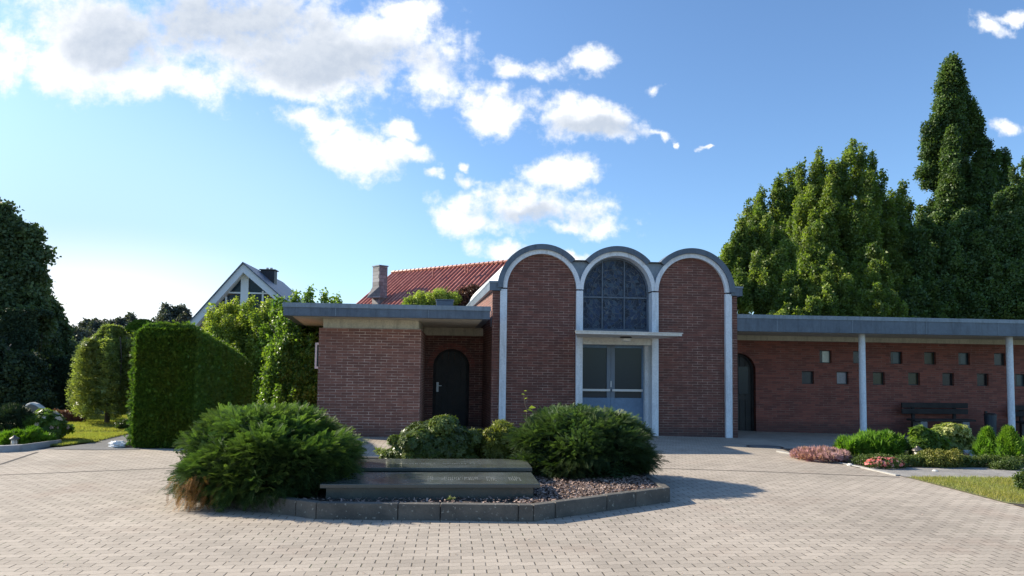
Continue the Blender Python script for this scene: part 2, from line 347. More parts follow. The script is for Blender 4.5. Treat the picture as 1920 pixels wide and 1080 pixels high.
class G:
    """collects shapes given in world coordinates, builds them as one mesh"""
    def __init__(s): s.v = []; s.f = []
    def add(s, vs, fs):
        k = len(s.v); s.v += [tuple(float(c) for c in p) for p in vs]; s.f += [tuple(i+k for i in f) for f in fs]; return s
    def box(s, x0, x1, y0, y1, z0, z1):
        return s.add([(x0, y0, z0), (x1, y0, z0), (x1, y1, z0), (x0, y1, z0), (x0, y0, z1), (x1, y0, z1), (x1, y1, z1), (x0, y1, z1)],
                     [(0, 3, 2, 1), (4, 5, 6, 7), (0, 1, 5, 4), (1, 2, 6, 5), (2, 3, 7, 6), (3, 0, 4, 7)])
    def hexa(s, low, high):
        k = len(low); return s.add(list(low)+list(high), [tuple(range(k))[::-1], tuple(range(k, 2*k))]+[(i, (i+1) % k, k+(i+1) % k, k+i) for i in range(k)])
    def slab(s, poly, z0, z1): return s.hexa([(x, y, z0) for x, y in poly], [(x, y, z1) for x, y in poly])
    def prism(s, poly, y0, y1, sx=0):
        """outline in x,z pushed along y; sx shears x at y1"""
        k = len(poly); return s.add([(x, y0, z) for x, z in poly]+[(x+sx, y1, z) for x, z in poly],
                                    [tuple(range(k)), tuple(range(k, 2*k))[::-1]]+[(i, k+i, k+(i+1) % k, (i+1) % k) for i in range(k)])
    def ring(s, cx, cz, r0, r1, y0, y1, a0=0, a1=math.pi, n=40, sx=0):
        vs, fs = [], []
        for i in range(n+1):
            a = a0+(a1-a0)*i/n; c, d = math.cos(a), math.sin(a)
            vs += [(cx+r0*c, y0, cz+r0*d), (cx+r1*c, y0, cz+r1*d), (cx+r1*c+sx, y1, cz+r1*d), (cx+r0*c+sx, y1, cz+r0*d)]
        for i in range(n):
            k = 4*i
            for j in range(4): fs.append((k+j, k+(j+1) % 4, k+4+(j+1) % 4, k+4+j))
        fs += [(3, 2, 1, 0), (4*n, 4*n+1, 4*n+2, 4*n+3)]
        return s.add(vs, fs)
    def tube(s, pts, rad, n=10, cap=True):
        pts = [Vector(p) for p in pts]; rad = rad if hasattr(rad, '__len__') else [rad]*len(pts); vs, fs = [], []
        for i, p in enumerate(pts):
            d = (pts[min(i+1, len(pts)-1)]-pts[max(i-1, 0)]).normalized(); a = d.orthogonal().normalized() if abs(d.z) < .95 else Vector((1, 0, 0))
            a = (a - d*a.dot(d)).normalized(); b = d.cross(a)
            vs += [tuple(p+(a*math.cos(2*math.pi*j/n)+b*math.sin(2*math.pi*j/n))*rad[i]) for j in range(n)]
        for i in range(len(pts)-1):
            for j in range(n): fs.append((i*n+j, i*n+(j+1) % n, (i+1)*n+(j+1) % n, (i+1)*n+j))
        if cap: fs += [tuple(range(n))[::-1], tuple(range((len(pts)-1)*n, len(pts)*n))]
        return s.add(vs, fs)
    def lathe(s, c, prof, n=20):
        vs, fs = [], []
        for r, z in prof: vs += [(c[0]+r*math.cos(2*math.pi*j/n), c[1]+r*math.sin(2*math.pi*j/n), c[2]+z) for j in range(n)]
        for i in range(len(prof)-1):
            for j in range(n): fs.append((i*n+j, i*n+(j+1) % n, (i+1)*n+(j+1) % n, (i+1)*n+j))
        fs += [tuple(range(n))[::-1], tuple(range((len(prof)-1)*n, len(prof)*n))]
        return s.add(vs, fs)
    def build(s, name, material, parent=None, base=None, bevel=0, smooth=False, fix=True):
        me = bpy.data.meshes.new(name); me.from_pydata(s.v, [], s.f)
        if fix:
            bm = bmesh.new(); bm.from_mesh(me); bmesh.ops.recalc_face_normals(bm, faces=bm.faces)
            bmesh.ops.triangulate(bm, faces=[f for f in bm.faces if len(f.verts) > 4]); bm.to_mesh(me); bm.free()
        if smooth:
            for p in me.polygons: p.use_smooth = True
        o = link(name, me, material, parent, base)
        if bevel:
            md = o.modifiers.new('bevel', 'BEVEL'); md.width = bevel; md.segments = 2; md.limit_method = 'ANGLE'; md.angle_limit = R_(40)
        return o

rs = np.random.RandomState
def nrm(a): return a/np.maximum(np.linalg.norm(a, axis=-1, keepdims=True), 1e-9)
def T_leaf(l=1, w=.5, fold=.12):      # diamond leaf along +x
    return np.array([(0, 0, 0), (l*.45, -w/2, fold*w), (l, 0, -.1*l), (l*.45, w/2, fold*w)]), [(0, 1, 2, 3)]
def T_join(parts):
    V, Fc, k = [], [], 0
    for v, f in parts: V.append(v); Fc += [tuple(i+k for i in q) for q in f]; k += len(v)
    return np.vstack(V), Fc
def rotm(rx, ry, rz): return np.array(Matrix.Rotation(rz, 3, 'Z') @ Matrix.Rotation(ry, 3, 'Y') @ Matrix.Rotation(rx, 3, 'X'))
def T_clump(k, seed, l=.55, w=.33, rad=.5):   # k leaves in all directions round the origin
    r = random.Random(seed); parts = []
    for i in range(k):
        v, f = T_leaf(l*r.uniform(.7, 1.2), w*r.uniform(.8, 1.2)); m = rotm(r.uniform(-1.2, 1.2), r.uniform(-1.1, .6), r.uniform(0, 6.283))
        parts.append((v @ m.T + np.array([r.uniform(-rad, rad), r.uniform(-rad, rad), r.uniform(-rad, rad)]), f))
    return T_join(parts)
def T_rosette(k=8, l=1, w=.3, droop=.35):     # whorl of long leaves, axis +z
    parts = []
    for i in range(k):
        v, f = T_leaf(l, w); a = 2*math.pi*i/k+.2*(i % 3); m = rotm(0, droop*(.2+.8*((i*7) % 5)/5)-.35, a); parts.append((v @ m.T, f))
    return T_join(parts)
def T_spray(n=11, nl=.26, nw=.075, droop=.28):  # yew twig: needles in two ranks along +x
    parts = []
    for i in range(n):
        t = .06+.92*i/(n-1); L = nl*(1.0 if t < .7 else 1.0-(t-.7)*1.6)
        for s in (-1, 1):
            v, f = T_leaf(L, nw, 0); m = rotm(0, -.25, s*R_(58-20*t)); v = v @ m.T; v = v+np.array([t, 0, -droop*t*t]); parts.append((v, f))
    st = np.array([(0, -.012, 0), (0, .012, 0), (1, .006, -droop), (1, -.006, -droop)]); parts.append((st, [(0, 1, 2, 3)]))
    return T_join(parts)
def T_fan(k=5, l=1, w=.16, spread=.9):        # scaly upright spray, axis +z
    parts = []
    for i in range(k):
        a = (i/(k-1)-.5)*spread*2; v, f = T_leaf(l*(1-.3*abs(a)), w); m = rotm(0, -math.pi/2, 0); v = v @ m.T
        c, s = math.cos(a), math.sin(a); v = v @ np.array([(1, 0, 0), (0, c, -s), (0, s, c)]).T; parts.append((v, f))
    return T_join(parts)

def scatter(name, tpls, pos, axis, size, material, parent=None, base=None, rng=None, align='z', jit=.5, vary=None, kind=None):
    """many small leaf shapes joined in one mesh; axis = direction the template's z (or x) axis follows"""
    rng = rng or rs(1); n = len(pos)
    axis = nrm(axis + rng.normal(0, jit, (n, 3))); r = rng.normal(0, 1, (n, 3)); b = nrm(np.cross(axis, r)); c = np.cross(axis, b)
    size = np.broadcast_to(size, (n,)) if np.ndim(size) else np.full(n, size); size = size*rng.uniform(.75, 1.25, n)
    if not isinstance(tpls, list): tpls = [tpls]
    which = rng.randint(0, len(tpls), n); VV, FI, FV, k = [], [], [], 0
    vr = rng.uniform(0, 1, n) if vary is None else np.clip(vary+rng.normal(0, .12, n), 0, 1)
    for ti, (tv, tf) in enumerate(tpls):
        idx = np.where(which == ti)[0]
        if not len(idx): continue
        A, Bv, Cv = axis[idx], b[idx], c[idx]
        if align == 'z': M = np.stack([Bv, Cv, A], axis=1)
        else:                                      # template x along axis, template z kept upwards
            up = np.array([0, 0, 1.0])+.35*r[idx]; side = nrm(np.cross(up, A)); zz = np.cross(A, side); M = np.stack([A, side, zz], axis=1)
        P = np.einsum('kj,njm->nkm', tv, M)*size[idx][:, None, None]+pos[idx][:, None, :]
        nv, nf = len(tv), len(tf); VV.append(P.reshape(-1, 3))
        fa = np.array(tf)[None]+(np.arange(len(idx))*nv)[:, None, None]+k; FI.append(fa.reshape(-1, 4))
        FV.append(np.clip(np.repeat(vr[idx], nf)+rng.normal(0, .08, len(idx)*nf), 0, 1)); k += len(idx)*nv
    V = np.vstack(VV).astype(np.float32); Fa = np.vstack(FI).astype(np.int32); fv = np.concatenate(FV).astype(np.float32)
    me = bpy.data.meshes.new(name); me.vertices.add(len(V)); me.vertices.foreach_set('co', V.ravel())
    me.loops.add(Fa.size); me.loops.foreach_set('vertex_index', Fa.ravel())
    me.polygons.add(len(Fa)); me.polygons.foreach_set('loop_start', np.arange(0, Fa.size, 4, dtype=np.int32))
    me.update(calc_edges=True)
    at_ = me.attributes.new('v', 'FLOAT', 'FACE'); at_.data.foreach_set('value', fv)
    o = link(name, me, material, parent, base)
    if kind: o['kind'] = kind
    return o

def sphere_dirs(n, rng, zmin=-1):
    d = nrm(rng.normal(0, 1, (n*3, 3))); d = d[d[:, 2] > zmin][:n]; return d
def sub_blobs(blobs, k, r, rng, asp=1.0, front=.75, inset=.72, zmin=-.6):
    """small leaf masses spread over the shell of bigger ellipsoids (more of them on the side one can see)"""
    ws = np.array([b[3]*b[5] for b in blobs]); ws = ws/ws.sum(); out = []
    while len(out) < k:
        b = blobs[rng.choice(len(blobs), p=ws)]; d = nrm(rng.normal(0, 1, 3))
        if d[2] < zmin: continue
        if d[1] > .25 and rng.uniform() < front: continue
        q = inset+rng.uniform(-.2, .3)
        p = np.array(b[:3])+d*np.array(b[3:6])*q
        ok = True
        for o in blobs:
            if o is b: continue
            if (((p-np.array(o[:3]))/np.array(o[3:6]))**2).sum() < .3: ok = False
        if ok:
            rr = r*rng.uniform(.6, 1.35); out.append((p[0], p[1], p[2], rr, rr, rr*asp))
    return out
def shell(blobs, n, rng, lo=.55, hi=1.05, zmin=-.75, fuzz=0):
    ws = np.array([b[3]*b[5] for b in blobs]); idx = rng.choice(len(blobs), n, p=ws/ws.sum()); B_ = np.array(blobs)[idx]
    d = nrm(rng.normal(0, 1, (n, 3))); d[:, 2] = np.maximum(d[:, 2], zmin*np.ones(n)*rng.uniform(.3, 1, n)); q = rng.uniform(lo, hi, n)**.6+(np.abs(rng.normal(0, 1, n))*fuzz if fuzz else 0)
    return B_[:, :3]+d*B_[:, 3:6]*q[:, None], nrm(d/B_[:, 3:6]), (idx*.618) % 1
def crown(name, blobs, k, r, n, size, material, parent=None, base=None, seed=1, asp=1.0, tpl=None, core=True, jit=.7, front=.75, fill=.12, hi=1.05, up=0., kvar=.5, inset=.72):
    rng = rs(seed); sb = sub_blobs(blobs, k, r, rng, asp, front, inset)
    p, d, t = shell(sb, n, rng, .2, hi, fuzz=.22); nf = int(n*fill)
    if nf:
        p2, d2, t2 = shell(blobs, nf, rng, .25, .75); p = np.vstack([p, p2]); d = np.vstack([d, d2]); t = np.concatenate([t, t2])
    tpl = tpl or [T_clump(6, s) for s in range(4)]
    return scatter(name, tpl, p, d+np.array([0, 0, up]), size, material, parent, base, rng, jit=jit, vary=.5+(t-.5)*kvar*1.6)
def trunk(parent, base, h, r, seed=1, limbs=5, spread=1.2, lean=(0, 0), mat_='bark', start=.35):
    rg = random.Random(seed); g = G(); x, y, z = base; pts = []; rad = []
    for i in range(6):
        t = i/5; pts.append((x+lean[0]*t+rg.uniform(-.04, .04)*h*.1, y+lean[1]*t, z-.1+h*t)); rad.append(r*(1-.72*t)*(1.25 if i == 0 else 1))
    g.tube(pts, rad, 9)
    for i in range(limbs):
        t = rg.uniform(start, .9); a = rg.uniform(0, 6.28); L = spread*rg.uniform(.6, 1); p0 = Vector((x+lean[0]*t, y+lean[1]*t, z+h*t))
        p1 = p0+Vector((math.cos(a)*L*.5, math.sin(a)*L*.5, L*.45)); p2 = p0+Vector((math.cos(a)*L, math.sin(a)*L, L*1.1))
        g.tube([p0, p1, p2], [r*.38*(1-t*.5), r*.25, r*.08], 6)
    return g.build('trunk', mat_, parent, smooth=True)

# ================================================================== SETTING
def gz(x, y):      # the yard falls a little towards the covered walk on the right
    t = min(max((y-13)/2.5, 0), 1); t = t*t*(3-2*t); return -.02*max(0, x-4)*t
g = G(); g.add([(-600, -200, -.42), (600, -200, -.42), (600, 1500, -.42), (-600, 1500, -.42)], [(0, 1, 2, 3)])
meta(g.build('ground', 'earth', base=(0, 0, -.42), fix=False), kind='structure')
def sheet(name, poly, dz, material, kind='structure', step=.5, followz=True):
    bm = bmesh.new(); vs = [bm.verts.new((x, y, 0)) for x, y in poly]; bm.faces.new(vs); bmesh.ops.triangulate(bm, faces=bm.faces[:])
    xs = [p[0] for p in poly]; ys = [p[1] for p in poly]
    for lo, hi, no in ((min(xs), max(xs), (1, 0, 0)), (min(ys), max(ys), (0, 1, 0))):
        k = math.ceil(lo/1.0)
        while k*1.0 < hi:
            bmesh.ops.bisect_plane(bm, geom=bm.verts[:]+bm.edges[:]+bm.faces[:], plane_co=(k*no[0], k*no[1], 0), plane_no=no); k += 1
    for q in bm.verts: q.co.z = gz(q.co.x, q.co.y)+dz
    bmesh.ops.recalc_face_normals(bm, faces=bm.faces)
    me = bpy.data.meshes.new(name); bm.to_mesh(me); bm.free()
    if me.polygons[0].normal.z < 0: me.flip_normals()
    return meta(link(name, me, material), kind=kind)
sheet('terrain', [(-60, -8), (40, -8), (40, 70), (-60, 70)], -.012, 'earth')
sheet('paving', [(-14, -6), (16, -6), (16, 19.6), (-5.0, 19.6), (-5.0, 13.62), (-5.9, 13.68), (-7.3, 14.0), (-8.2, 12.9), (-14, 11.5)], 0, 'paver')
def gp(*pts): return [tuple(at(x, y, z=0)[:2]) for x, y in pts]
sheet('lawn_base', [(-22, 14.6)]+gp((60, 841), (112, 839), (160, 833), (205, 821), (250, 812), (250, 772))+[(-22, 27)], .003, 'turf')
sheet('path', gp((60, 841), (112, 839), (160, 833), (205, 821), (250, 812))[::-1]+gp((112, 843), (180, 844), (262, 843), (265, 812)), .006, 'asphalt')
dark_strips = [((118, 828.5), (185, 828)), ((118, 812.5), (215, 812))]  # dark lines over the lawn; the first stands for a cast shadow
# right: bed, gravel path, lawn
sheet('soil_bed', [(6.62, 13.0), (6.80, 11.2), (16, 11.2), (16, 14.0), (6.9, 14.2)], .006, 'soil')
sheet('gravel_path', [(6.95, 11.2), (6.95, 10.2), (16, 9.6), (16, 11.2)], .008, 'gravel')
sheet('lawn_base', [(6.96, 10.2), (6.92, 9.0), (6.87, 8.15), (7.6, 7.8), (16, 7.4), (16, 9.6)], .010, 'turf')
sheet('soil_bed', [(6.87, 8.1), (6.82, 7.2), (16, 6.6), (16, 7.4), (7.6, 7.8)], .011, 'soil')
def strip(name, pts, wd, dz, material):
    g = G()
    for (x0, y0), (x1, y1) in zip(pts[:-1], pts[1:]):
        d = Vector((x1-x0, y1-y0)).normalized(); nx, ny = -d.y*wd/2, d.x*wd/2
        g.add([(x0+nx, y0+ny, gz(x0, y0)+dz), (x0-nx, y0-ny, gz(x0, y0)+dz), (x1-nx, y1-ny, gz(x1, y1)+dz), (x1+nx, y1+ny, gz(x1, y1)+dz)], [(0, 1, 2, 3)])
    return meta(g.build(name, material, fix=False), kind='structure')
strip('paving_joint', [(-13, 8.6), (-9, 9.7), (-6.3, 10.42), (-4.26, 11.10), (-2.5, 11.5), (0, 11.65), (1.8, 11.45), (3.32, 11.15), (5, 10.75), (6.53, 10.32), (6.85, 10.2)], .028, .004, 'seam')
for (p_, q_) in dark_strips:
    a, b_ = at(*p_, z=0), at(*q_, z=0); strip('path', [(a[0], a[1]), (b_[0], b_[1])], .16, .008, 'soil')  # not a path: painted dark lines on the lawn, the first a shadow
a, b_ = at(0, 871, z=0), at(70, 848, z=0)
strip('paving_joint', [(a[0]-1, a[1]-1.2), (a[0], a[1]), (b_[0], b_[1])], .05, .004, 'seam')

# ================================================================== CHAPEL
YF, YW, YL = 16.75, 18.9, 16.0
chapel = thing('chapel', (4.03, YF, 0), 'brown brick chapel with three white rounded arches, low flat-roofed wings and a covered walk', 'building')
PX = [1.122, 1.287, 2.992, 3.157, 4.884, 5.049, 6.755, 6.92]     # the four pilasters, left and right edges
ZS, ZB = 3.545, -.35
cx = [(PX[1]+PX[2])/2, (PX[3]+PX[4])/2, (PX[5]+PX[6])/2]; ri = (PX[2]-PX[1])/2
ro_ = ri+.105; rg_ = ro_+.13
def arch_poly(c, r, z0, zs, n=36): return [(c-r, z0), (c+r, z0)]+[(c+r*math.cos(math.pi*i/n), zs+r*math.sin(math.pi*i/n)) for i in range(n+1)][0:]
# brick infill of the two outer bays
for k in (0, 2):
    g = G(); g.prism(arch_poly(cx[k], ri+.03, ZB, ZS), YF+.06, YF+.36); g.build('brick_panel', 'brick_clinker', chapel)
# pilasters
for k in range(4):
    g = G(); g.box(PX[2*k], PX[2*k+1], YF-.03, YF+(.45 if k in (1, 2) else .36), ZB, ZS-.035); g.build('pilaster', 'white_paint', chapel, bevel=.006)
# white arches, grey copings, barrel vaults
for k in range(3):
    g = G(); g.ring(cx[k], ZS, ri+.001, ro_, YF-.026 if k != 1 else YF-.024, YF+.40)
    dpt = .30
    g.build('arch', 'white_paint', chapel)
    if k == 0: a0, a1 = R_(42), math.pi
    elif k == 1: a0, a1 = R_(42), R_(138)
    else: a0, a1 = 0, R_(138)
    g = G(); g.ring(cx[k], ZS, ro_+.001, rg_, YF-.085, YF+.3, a0, a1); g.build('arch_coping', 'zinc', chapel)
    g = G(); g.ring(cx[k], ZS, ro_-.01, rg_-.02, YF+.302, YF+10, 0, math.pi, sx=(-.75, 0, .75)[k]); g.build('vault_roof', 'vault_sheet', chapel)
# short white legs under the outer ends of the arches, and the valley pieces between them
for x0, x1 in ((PX[0]+.02, PX[1]), (PX[6], PX[7]-.02)):
    pass
zv = ZS+rg_*math.sin(R_(42)) - .035
for k in (0, 1):
    xm = (cx[k]+cx[k+1])/2; dx = ro_; pts = [(xm-(xm-cx[k]-(rg_-.02)*math.cos(R_(42))), zv)]
    A = []
    for i in range(9):
        t = R_(42)-(R_(42)-math.acos(min(1, (xm-cx[k])/ro_)))*i/8; A.append((cx[k]+(ro_+.002)*math.cos(t), ZS+(ro_+.002)*math.sin(t)))
    Bp = [(2*xm-x, z) for x, z in A][::-1][1:]
    g = G(); top = [(cx[k+1]-rg_*math.cos(R_(42))+.02, zv), (cx[k]+rg_*math.cos(R_(42))-.02, zv)]
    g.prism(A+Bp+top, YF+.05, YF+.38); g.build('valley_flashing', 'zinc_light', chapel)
    g = G(); g.box(cx[k]+rg_*math.cos(R_(42))-.03, cx[k+1]-rg_*math.cos(R_(42))+.03, YF-.02, YF+.5, zv, zv+.03); g.build('valley_edge', 'dark_metal', chapel)
    pass
# brick returns beside the outer pilasters and the splayed side walls of the nave
XL, XR = .935, 7.075
g = G(); g.slab([(XL, YF+.03), (PX[0], YF+.03), (PX[0], YF+.36), (XL, YF+.36)], ZB, 3.46); g.slab([(XL, YF+.36), (PX[0], YF+.36), (PX[0]-.75, YF+9), (XL-.62, YF+9)], ZB, 3.46); g.build('nave_wall', 'brick_clinker', chapel); g = G()
g.slab([(PX[7], YF+.03), (XR, YF+.03), (XR, YF+.36), (PX[7], YF+.36)], ZB, 3.46); g.slab([(PX[7], YF+.36), (XR, YF+.36), (XR+.62, YF+9), (PX[7]+.75, YF+9)], ZB, 3.46)
g.build('nave_wall', 'brick_clinker', chapel)
for sgn, xe, nm in ((-1, PX[0]+.02, 'l'), (1, PX[7]-.02, 'r')):
    a, b2 = sorted((xe, xe+sgn*.285)); sh = sgn*.55
    g = G(); g.hexa([(a, YF-.05, 3.47), (b2, YF-.05, 3.47), (b2+sh, YF+9, 3.47), (a+sh, YF+9, 3.47)], [(a, YF-.05, 3.655), (b2, YF-.05, 3.655), (b2+sh, YF+9, 3.655), (a+sh, YF+9, 3.655)])
    g.build('eave', 'zinc', chapel)
    g = G(); g.hexa([(a-.012, YF-.07, 3.656), (b2+.012, YF-.07, 3.656), (b2+sh+.012, YF+9, 3.656), (a+sh-.012, YF+9, 3.656)], [(a-.012, YF-.07, 3.70), (b2+.012, YF-.07, 3.70), (b2+sh+.012, YF+9, 3.70), (a+sh-.012, YF+9, 3.70)])
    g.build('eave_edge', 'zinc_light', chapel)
# middle bay: stained window above, doors below
XD0, XD1 = PX[3], PX[4]
ZW0, ZC = 2.52, 2.43
YR = YF+.30
g = G(); g.prism(arch_poly(cx[1], ri, ZW0+.03, ZS), YR+.02, YR+.05); win = g.build('stained_window', 'stained_glass', chapel)
g = G(); fw = .045
g.ring(cx[1], ZS, ri-.05, ri-.001, YR-.03, YR+.019)
g.box(XD0+.001, XD0+.05, YR-.03, YR+.019, ZW0+.08, ZS); g.box(XD1-.05, XD1-.001, YR-.03, YR+.019, ZW0+.08, ZS); g.box(XD0+.001, XD1-.001, YR-.03, YR+.019, ZW0+.0, ZW0+.08)
for xm in (3.70, 4.26):
    hh = math.sqrt(max(0, (ri-.05)**2-(xm-cx[1])**2)); g.box(xm-.015, xm+.015, YR-.022, YR+.018, ZW0+.08, ZS+hh)
g.box(XD0+.05, XD1-.05, YR-.026, YR+.016, 3.37, 3.41)
g.build('window_frame', 'zinc', win)
g = G(); g.box(XD0-.14, XD1+.12, YF-.06, YR+.05, ZC+.035, ZW0-.001); g.build('window_sill', 'zinc', win)
# canopy
g = G()
c0, c1 = at(1079, 627, Y=15.2), at(1279, 632, Y=15.5)
zc = 2.375
low = [(c0[0], 15.2, zc), (c1[0], 15.5, zc), (PX[5]+.02, YF-.034, zc-.01), (PX[3]-.15, YF-.034, zc-.01)]
g.hexa(low, [(x, y, z+.055) for x, y, z in low]); can = g.build('canopy', 'canopy_white', chapel, bevel=.004)
g = G(); low = [(c0[0]-.015, 15.185, zc+.0555), (c1[0]+.02, 15.485, zc+.0555), (PX[5]+.04, YF-.034, zc+.0555), (PX[3]-.17, YF-.034, zc+.0555)]
g.hexa(low, [(x, y, z+.02) for x, y, z in low]); g.build('canopy_edge', 'canopy_white', can)
lp = (4.07, 16.1, zc)
g = G(); g.lathe((lp[0], lp[1], zc-.045), [(.135, .008), (.135, .044)], 24); l1 = g.build('canopy_lamp', 'dark_metal', can)
g = G(); g.lathe((lp[0], lp[1], zc-.115), [(.09, 0), (.118, .012), (.125, .06), (.122, .069)], 24); g.build('lamp_glass', 'lamp_glass', l1, smooth=True)
# door reveal, doors
YD = YF+.42
g = G(); g.box(XD0+.002, XD1-.002, YF+.0, YD+.12, 2.20, ZC+.03); g.build('door_head', 'canopy_white', chapel)
g = G(); g.box(XD1-.09, XD1-.001, YF+.30, YD+.1, ZB, 2.20); g.build('door_jamb', 'white_paint', chapel)
XA, XB = XD0+.002, XD1-.092; xm = (XA+XB)/2 - .02
for i, (x0, x1) in enumerate(((XA, xm), (xm+.004, XB))):
    g = G(); sw = .09
    s0 = .045 if i == 0 else .10; s1 = .10 if i == 0 else .045
    g.box(x0, x0+s0, YD, YD+.05, .03, 2.198); g.box(x1-s1, x1, YD, YD+.05, .03, 2.198)
    g.box(x0+s0, x1-s1, YD, YD+.05, 2.13, 2.198); g.box(x0+s0, x1-s1, YD, YD+.05, .03, .88)
    leaf = g.build('entrance_door', 'door_blue', chapel, bevel=.004)
    g = G(); g.box(x0+s0, x1-s1, YD+.025, YD+.035, .88, 2.13); g.build('pane', 'dark_glass', leaf)
    g = G(); xs_ = (x1-.10, x1-.001) if i == 0 else (x0+.001, x0+.10); g.box(xs_[0], xs_[1], YD-.006, YD-.001, .885, 2.197); g.build('stile', 'door_stile', leaf)
    g = G(); g.box(x0+.02, x1-.03, YD-.075, YD-.045, 1.045, 1.10); g.box(x0+.03, x0+.05, YD-.045, YD-.003, 1.055, 1.09); g.box(x1-.05, x1-.032, YD-.045, YD-.007, 1.055, 1.09); g.build('push_bar', 'steel', leaf)
g = G(); g.box(xm-.012, xm+.018, YD-.03, YD-.007, 1.15, 1.30); g.build('door_handle', 'steel', chapel)

# --- left wing
LX0, LX1 = at(596, 700, Y=YL)[0], at(788, 700, Y=YL)[0]
ZT, ZSo = 2.45, 2.66
g = G(); g.slab([(LX0, YL), (LX1, YL), (LX1, YW+.3), (.1, YW+9), (LX0, YW+9)], ZB, ZT); g.build('wing_wall', 'brick_left', chapel)
g = G(); g.box(LX0+.08, LX1-.06, YL+.05, YW, ZT+.001, ZSo); g.box(LX1-.058, .86, YW-.05, YW+.2, ZT+.001, ZSo); g.build('roof_beam', 'cream', chapel)

def wall_cut(name, x0, x1, y, holes, z0, z1, material, dep=.22, arch=None):
    """brick wall facing the yard with openings; holes = (xa, xb, za, zb)"""
    xs = sorted({x0, x1, *[h[0] for h in holes], *[h[1] for h in holes]}); zs = sorted({z0, z1, *[h[2] for h in holes], *[h[3] for h in holes]})
    g = G()
    for i in range(len(xs)-1):
        for j in range(len(zs)-1):
            mx, mz = (xs[i]+xs[i+1])/2, (zs[j]+zs[j+1])/2
            if any(h[0] < mx < h[1] and h[2] < mz < h[3] for h in holes): continue
            g.add([(xs[i], y, zs[j]), (xs[i+1], y, zs[j]), (xs[i+1], y, zs[j+1]), (xs[i], y, zs[j+1])], [(0, 1, 2, 3)])
    for a, b, c, d in holes:
        for q in ([(a, c), (a, d)], [(b, d), (b, c)], [(a, d), (b, d)], [(b, c), (a, c)]):
            (xa, za), (xb, zb) = q; g.add([(xa, y, za), (xb, y, zb), (xb, y+dep, zb), (xa, y+dep, za)], [(0, 1, 2, 3)])
    g.add([(x0, y+dep, z0), (x1, y+dep, z0), (x1, y+dep, z1), (x0, y+dep, z1)], [(3, 2, 1, 0)])
    if arch:      # spandrels that turn the door's square head into a round one
        c, r, zs_, ztop = arch
        for sg in (-1, 1):
            P = [(c+sg*r*math.sin(math.pi/2*i/14), zs_+r*math.cos(math.pi/2*i/14)) for i in range(15)]
            poly = P+[(c+sg*r, ztop), (c, ztop)]
            for i in range(14):
                q = [P[i], P[i+1], (P[i+1][0], ztop), (P[i][0], ztop)]
                g.add([(a, y, b) for a, b in q], [(0, 1, 2, 3)]); g.add([(P[i][0], y, P[i][1]), (P[i+1][0], y, P[i+1][1]), (P[i+1][0], y+dep, P[i+1][1]), (P[i][0], y+dep, P[i][1])], [(0, 1, 2, 3)])
    return g.build(name, material, chapel, fix=False)
def arch_door(c, r, zs_, y, z0, handle):
    ztop = zs_+r
    vs = G(); nn = 21
    for i in range(nn):
        a0, a1 = math.pi*(i+.09)/nn, math.pi*(i+.91)/nn
        vs.ring(c, zs_, r+.004, r+.155, y-.004, y+.02, a0, a1, 2)
    vs.build('arch_bricks', 'brick_red', chapel)
    g = G(); g.ring(c, zs_, r-.07, r-.001, y+.13, y+.215, 0, math.pi, 28); g.box(c-r+.001, c-r+.07, y+.13, y+.215, z0, zs_); g.box(c+r-.07, c+r-.001, y+.13, y+.215, z0, zs_)
    fr = g.build('door_frame', 'wood_black', chapel)
    g = G(); rr = r-.071; nb = 5
    for i in range(nb):
        xa, xb = c-rr+2*rr*i/nb+.006, c-rr+2*rr*(i+1)/nb-.006
        P = [(xa, z0), (xb, z0)]+[(xb+(xa-xb)*j/6, zs_+math.sqrt(max(0, rr*rr-(xb+(xa-xb)*j/6-c)**2))) for j in range(7)]
        g.prism(P, y+.16, y+.2)
    g.box(c-rr, c+rr, y+.195, y+.21, z0, zs_+.2); g.box(c-rr+.01, c+rr-.01, y+.145, y+.16, .78, .90)
    d = g.build('arched_door', 'wood_dark', chapel)
    if handle:
        g = G(); hx = c-r+.125; g.box(hx-.03, hx+.03, y+.138, y+.144, .92, 1.18); d2 = g.build('door_handle', 'steel', d)
        g.__init__(); g.box(hx-.012, hx+.012, y+.09, y+.137, 1.075, 1.1); g.box(hx-.01, hx+.11, y+.08, y+.098, 1.075, 1.098); g.build('lever', 'steel', d2)
    else:
        g = G()
        for xa, xb in ((c-.30, c-.03), (c+.04, c+.33)):
            zt = zs_+math.sqrt(max(0, (r-.14)**2-max(abs(xa-c), abs(xb-c))**2)); g.box(xa, xb, y+.138, y+.144, .95, zt)
        g.build('pane', 'dark_glass', d)
dl = at(846, 700, Y=YW)[0]; rl = .49
wall_cut('wing_wall', LX1, .82, YW, [(dl-rl, dl+rl, 0.0, 1.62+rl)], ZB, ZT, 'brick_clinker', arch=(dl, rl, 1.60, 1.60+rl+.02))
arch_door(dl, rl, 1.60, YW, 0, True)
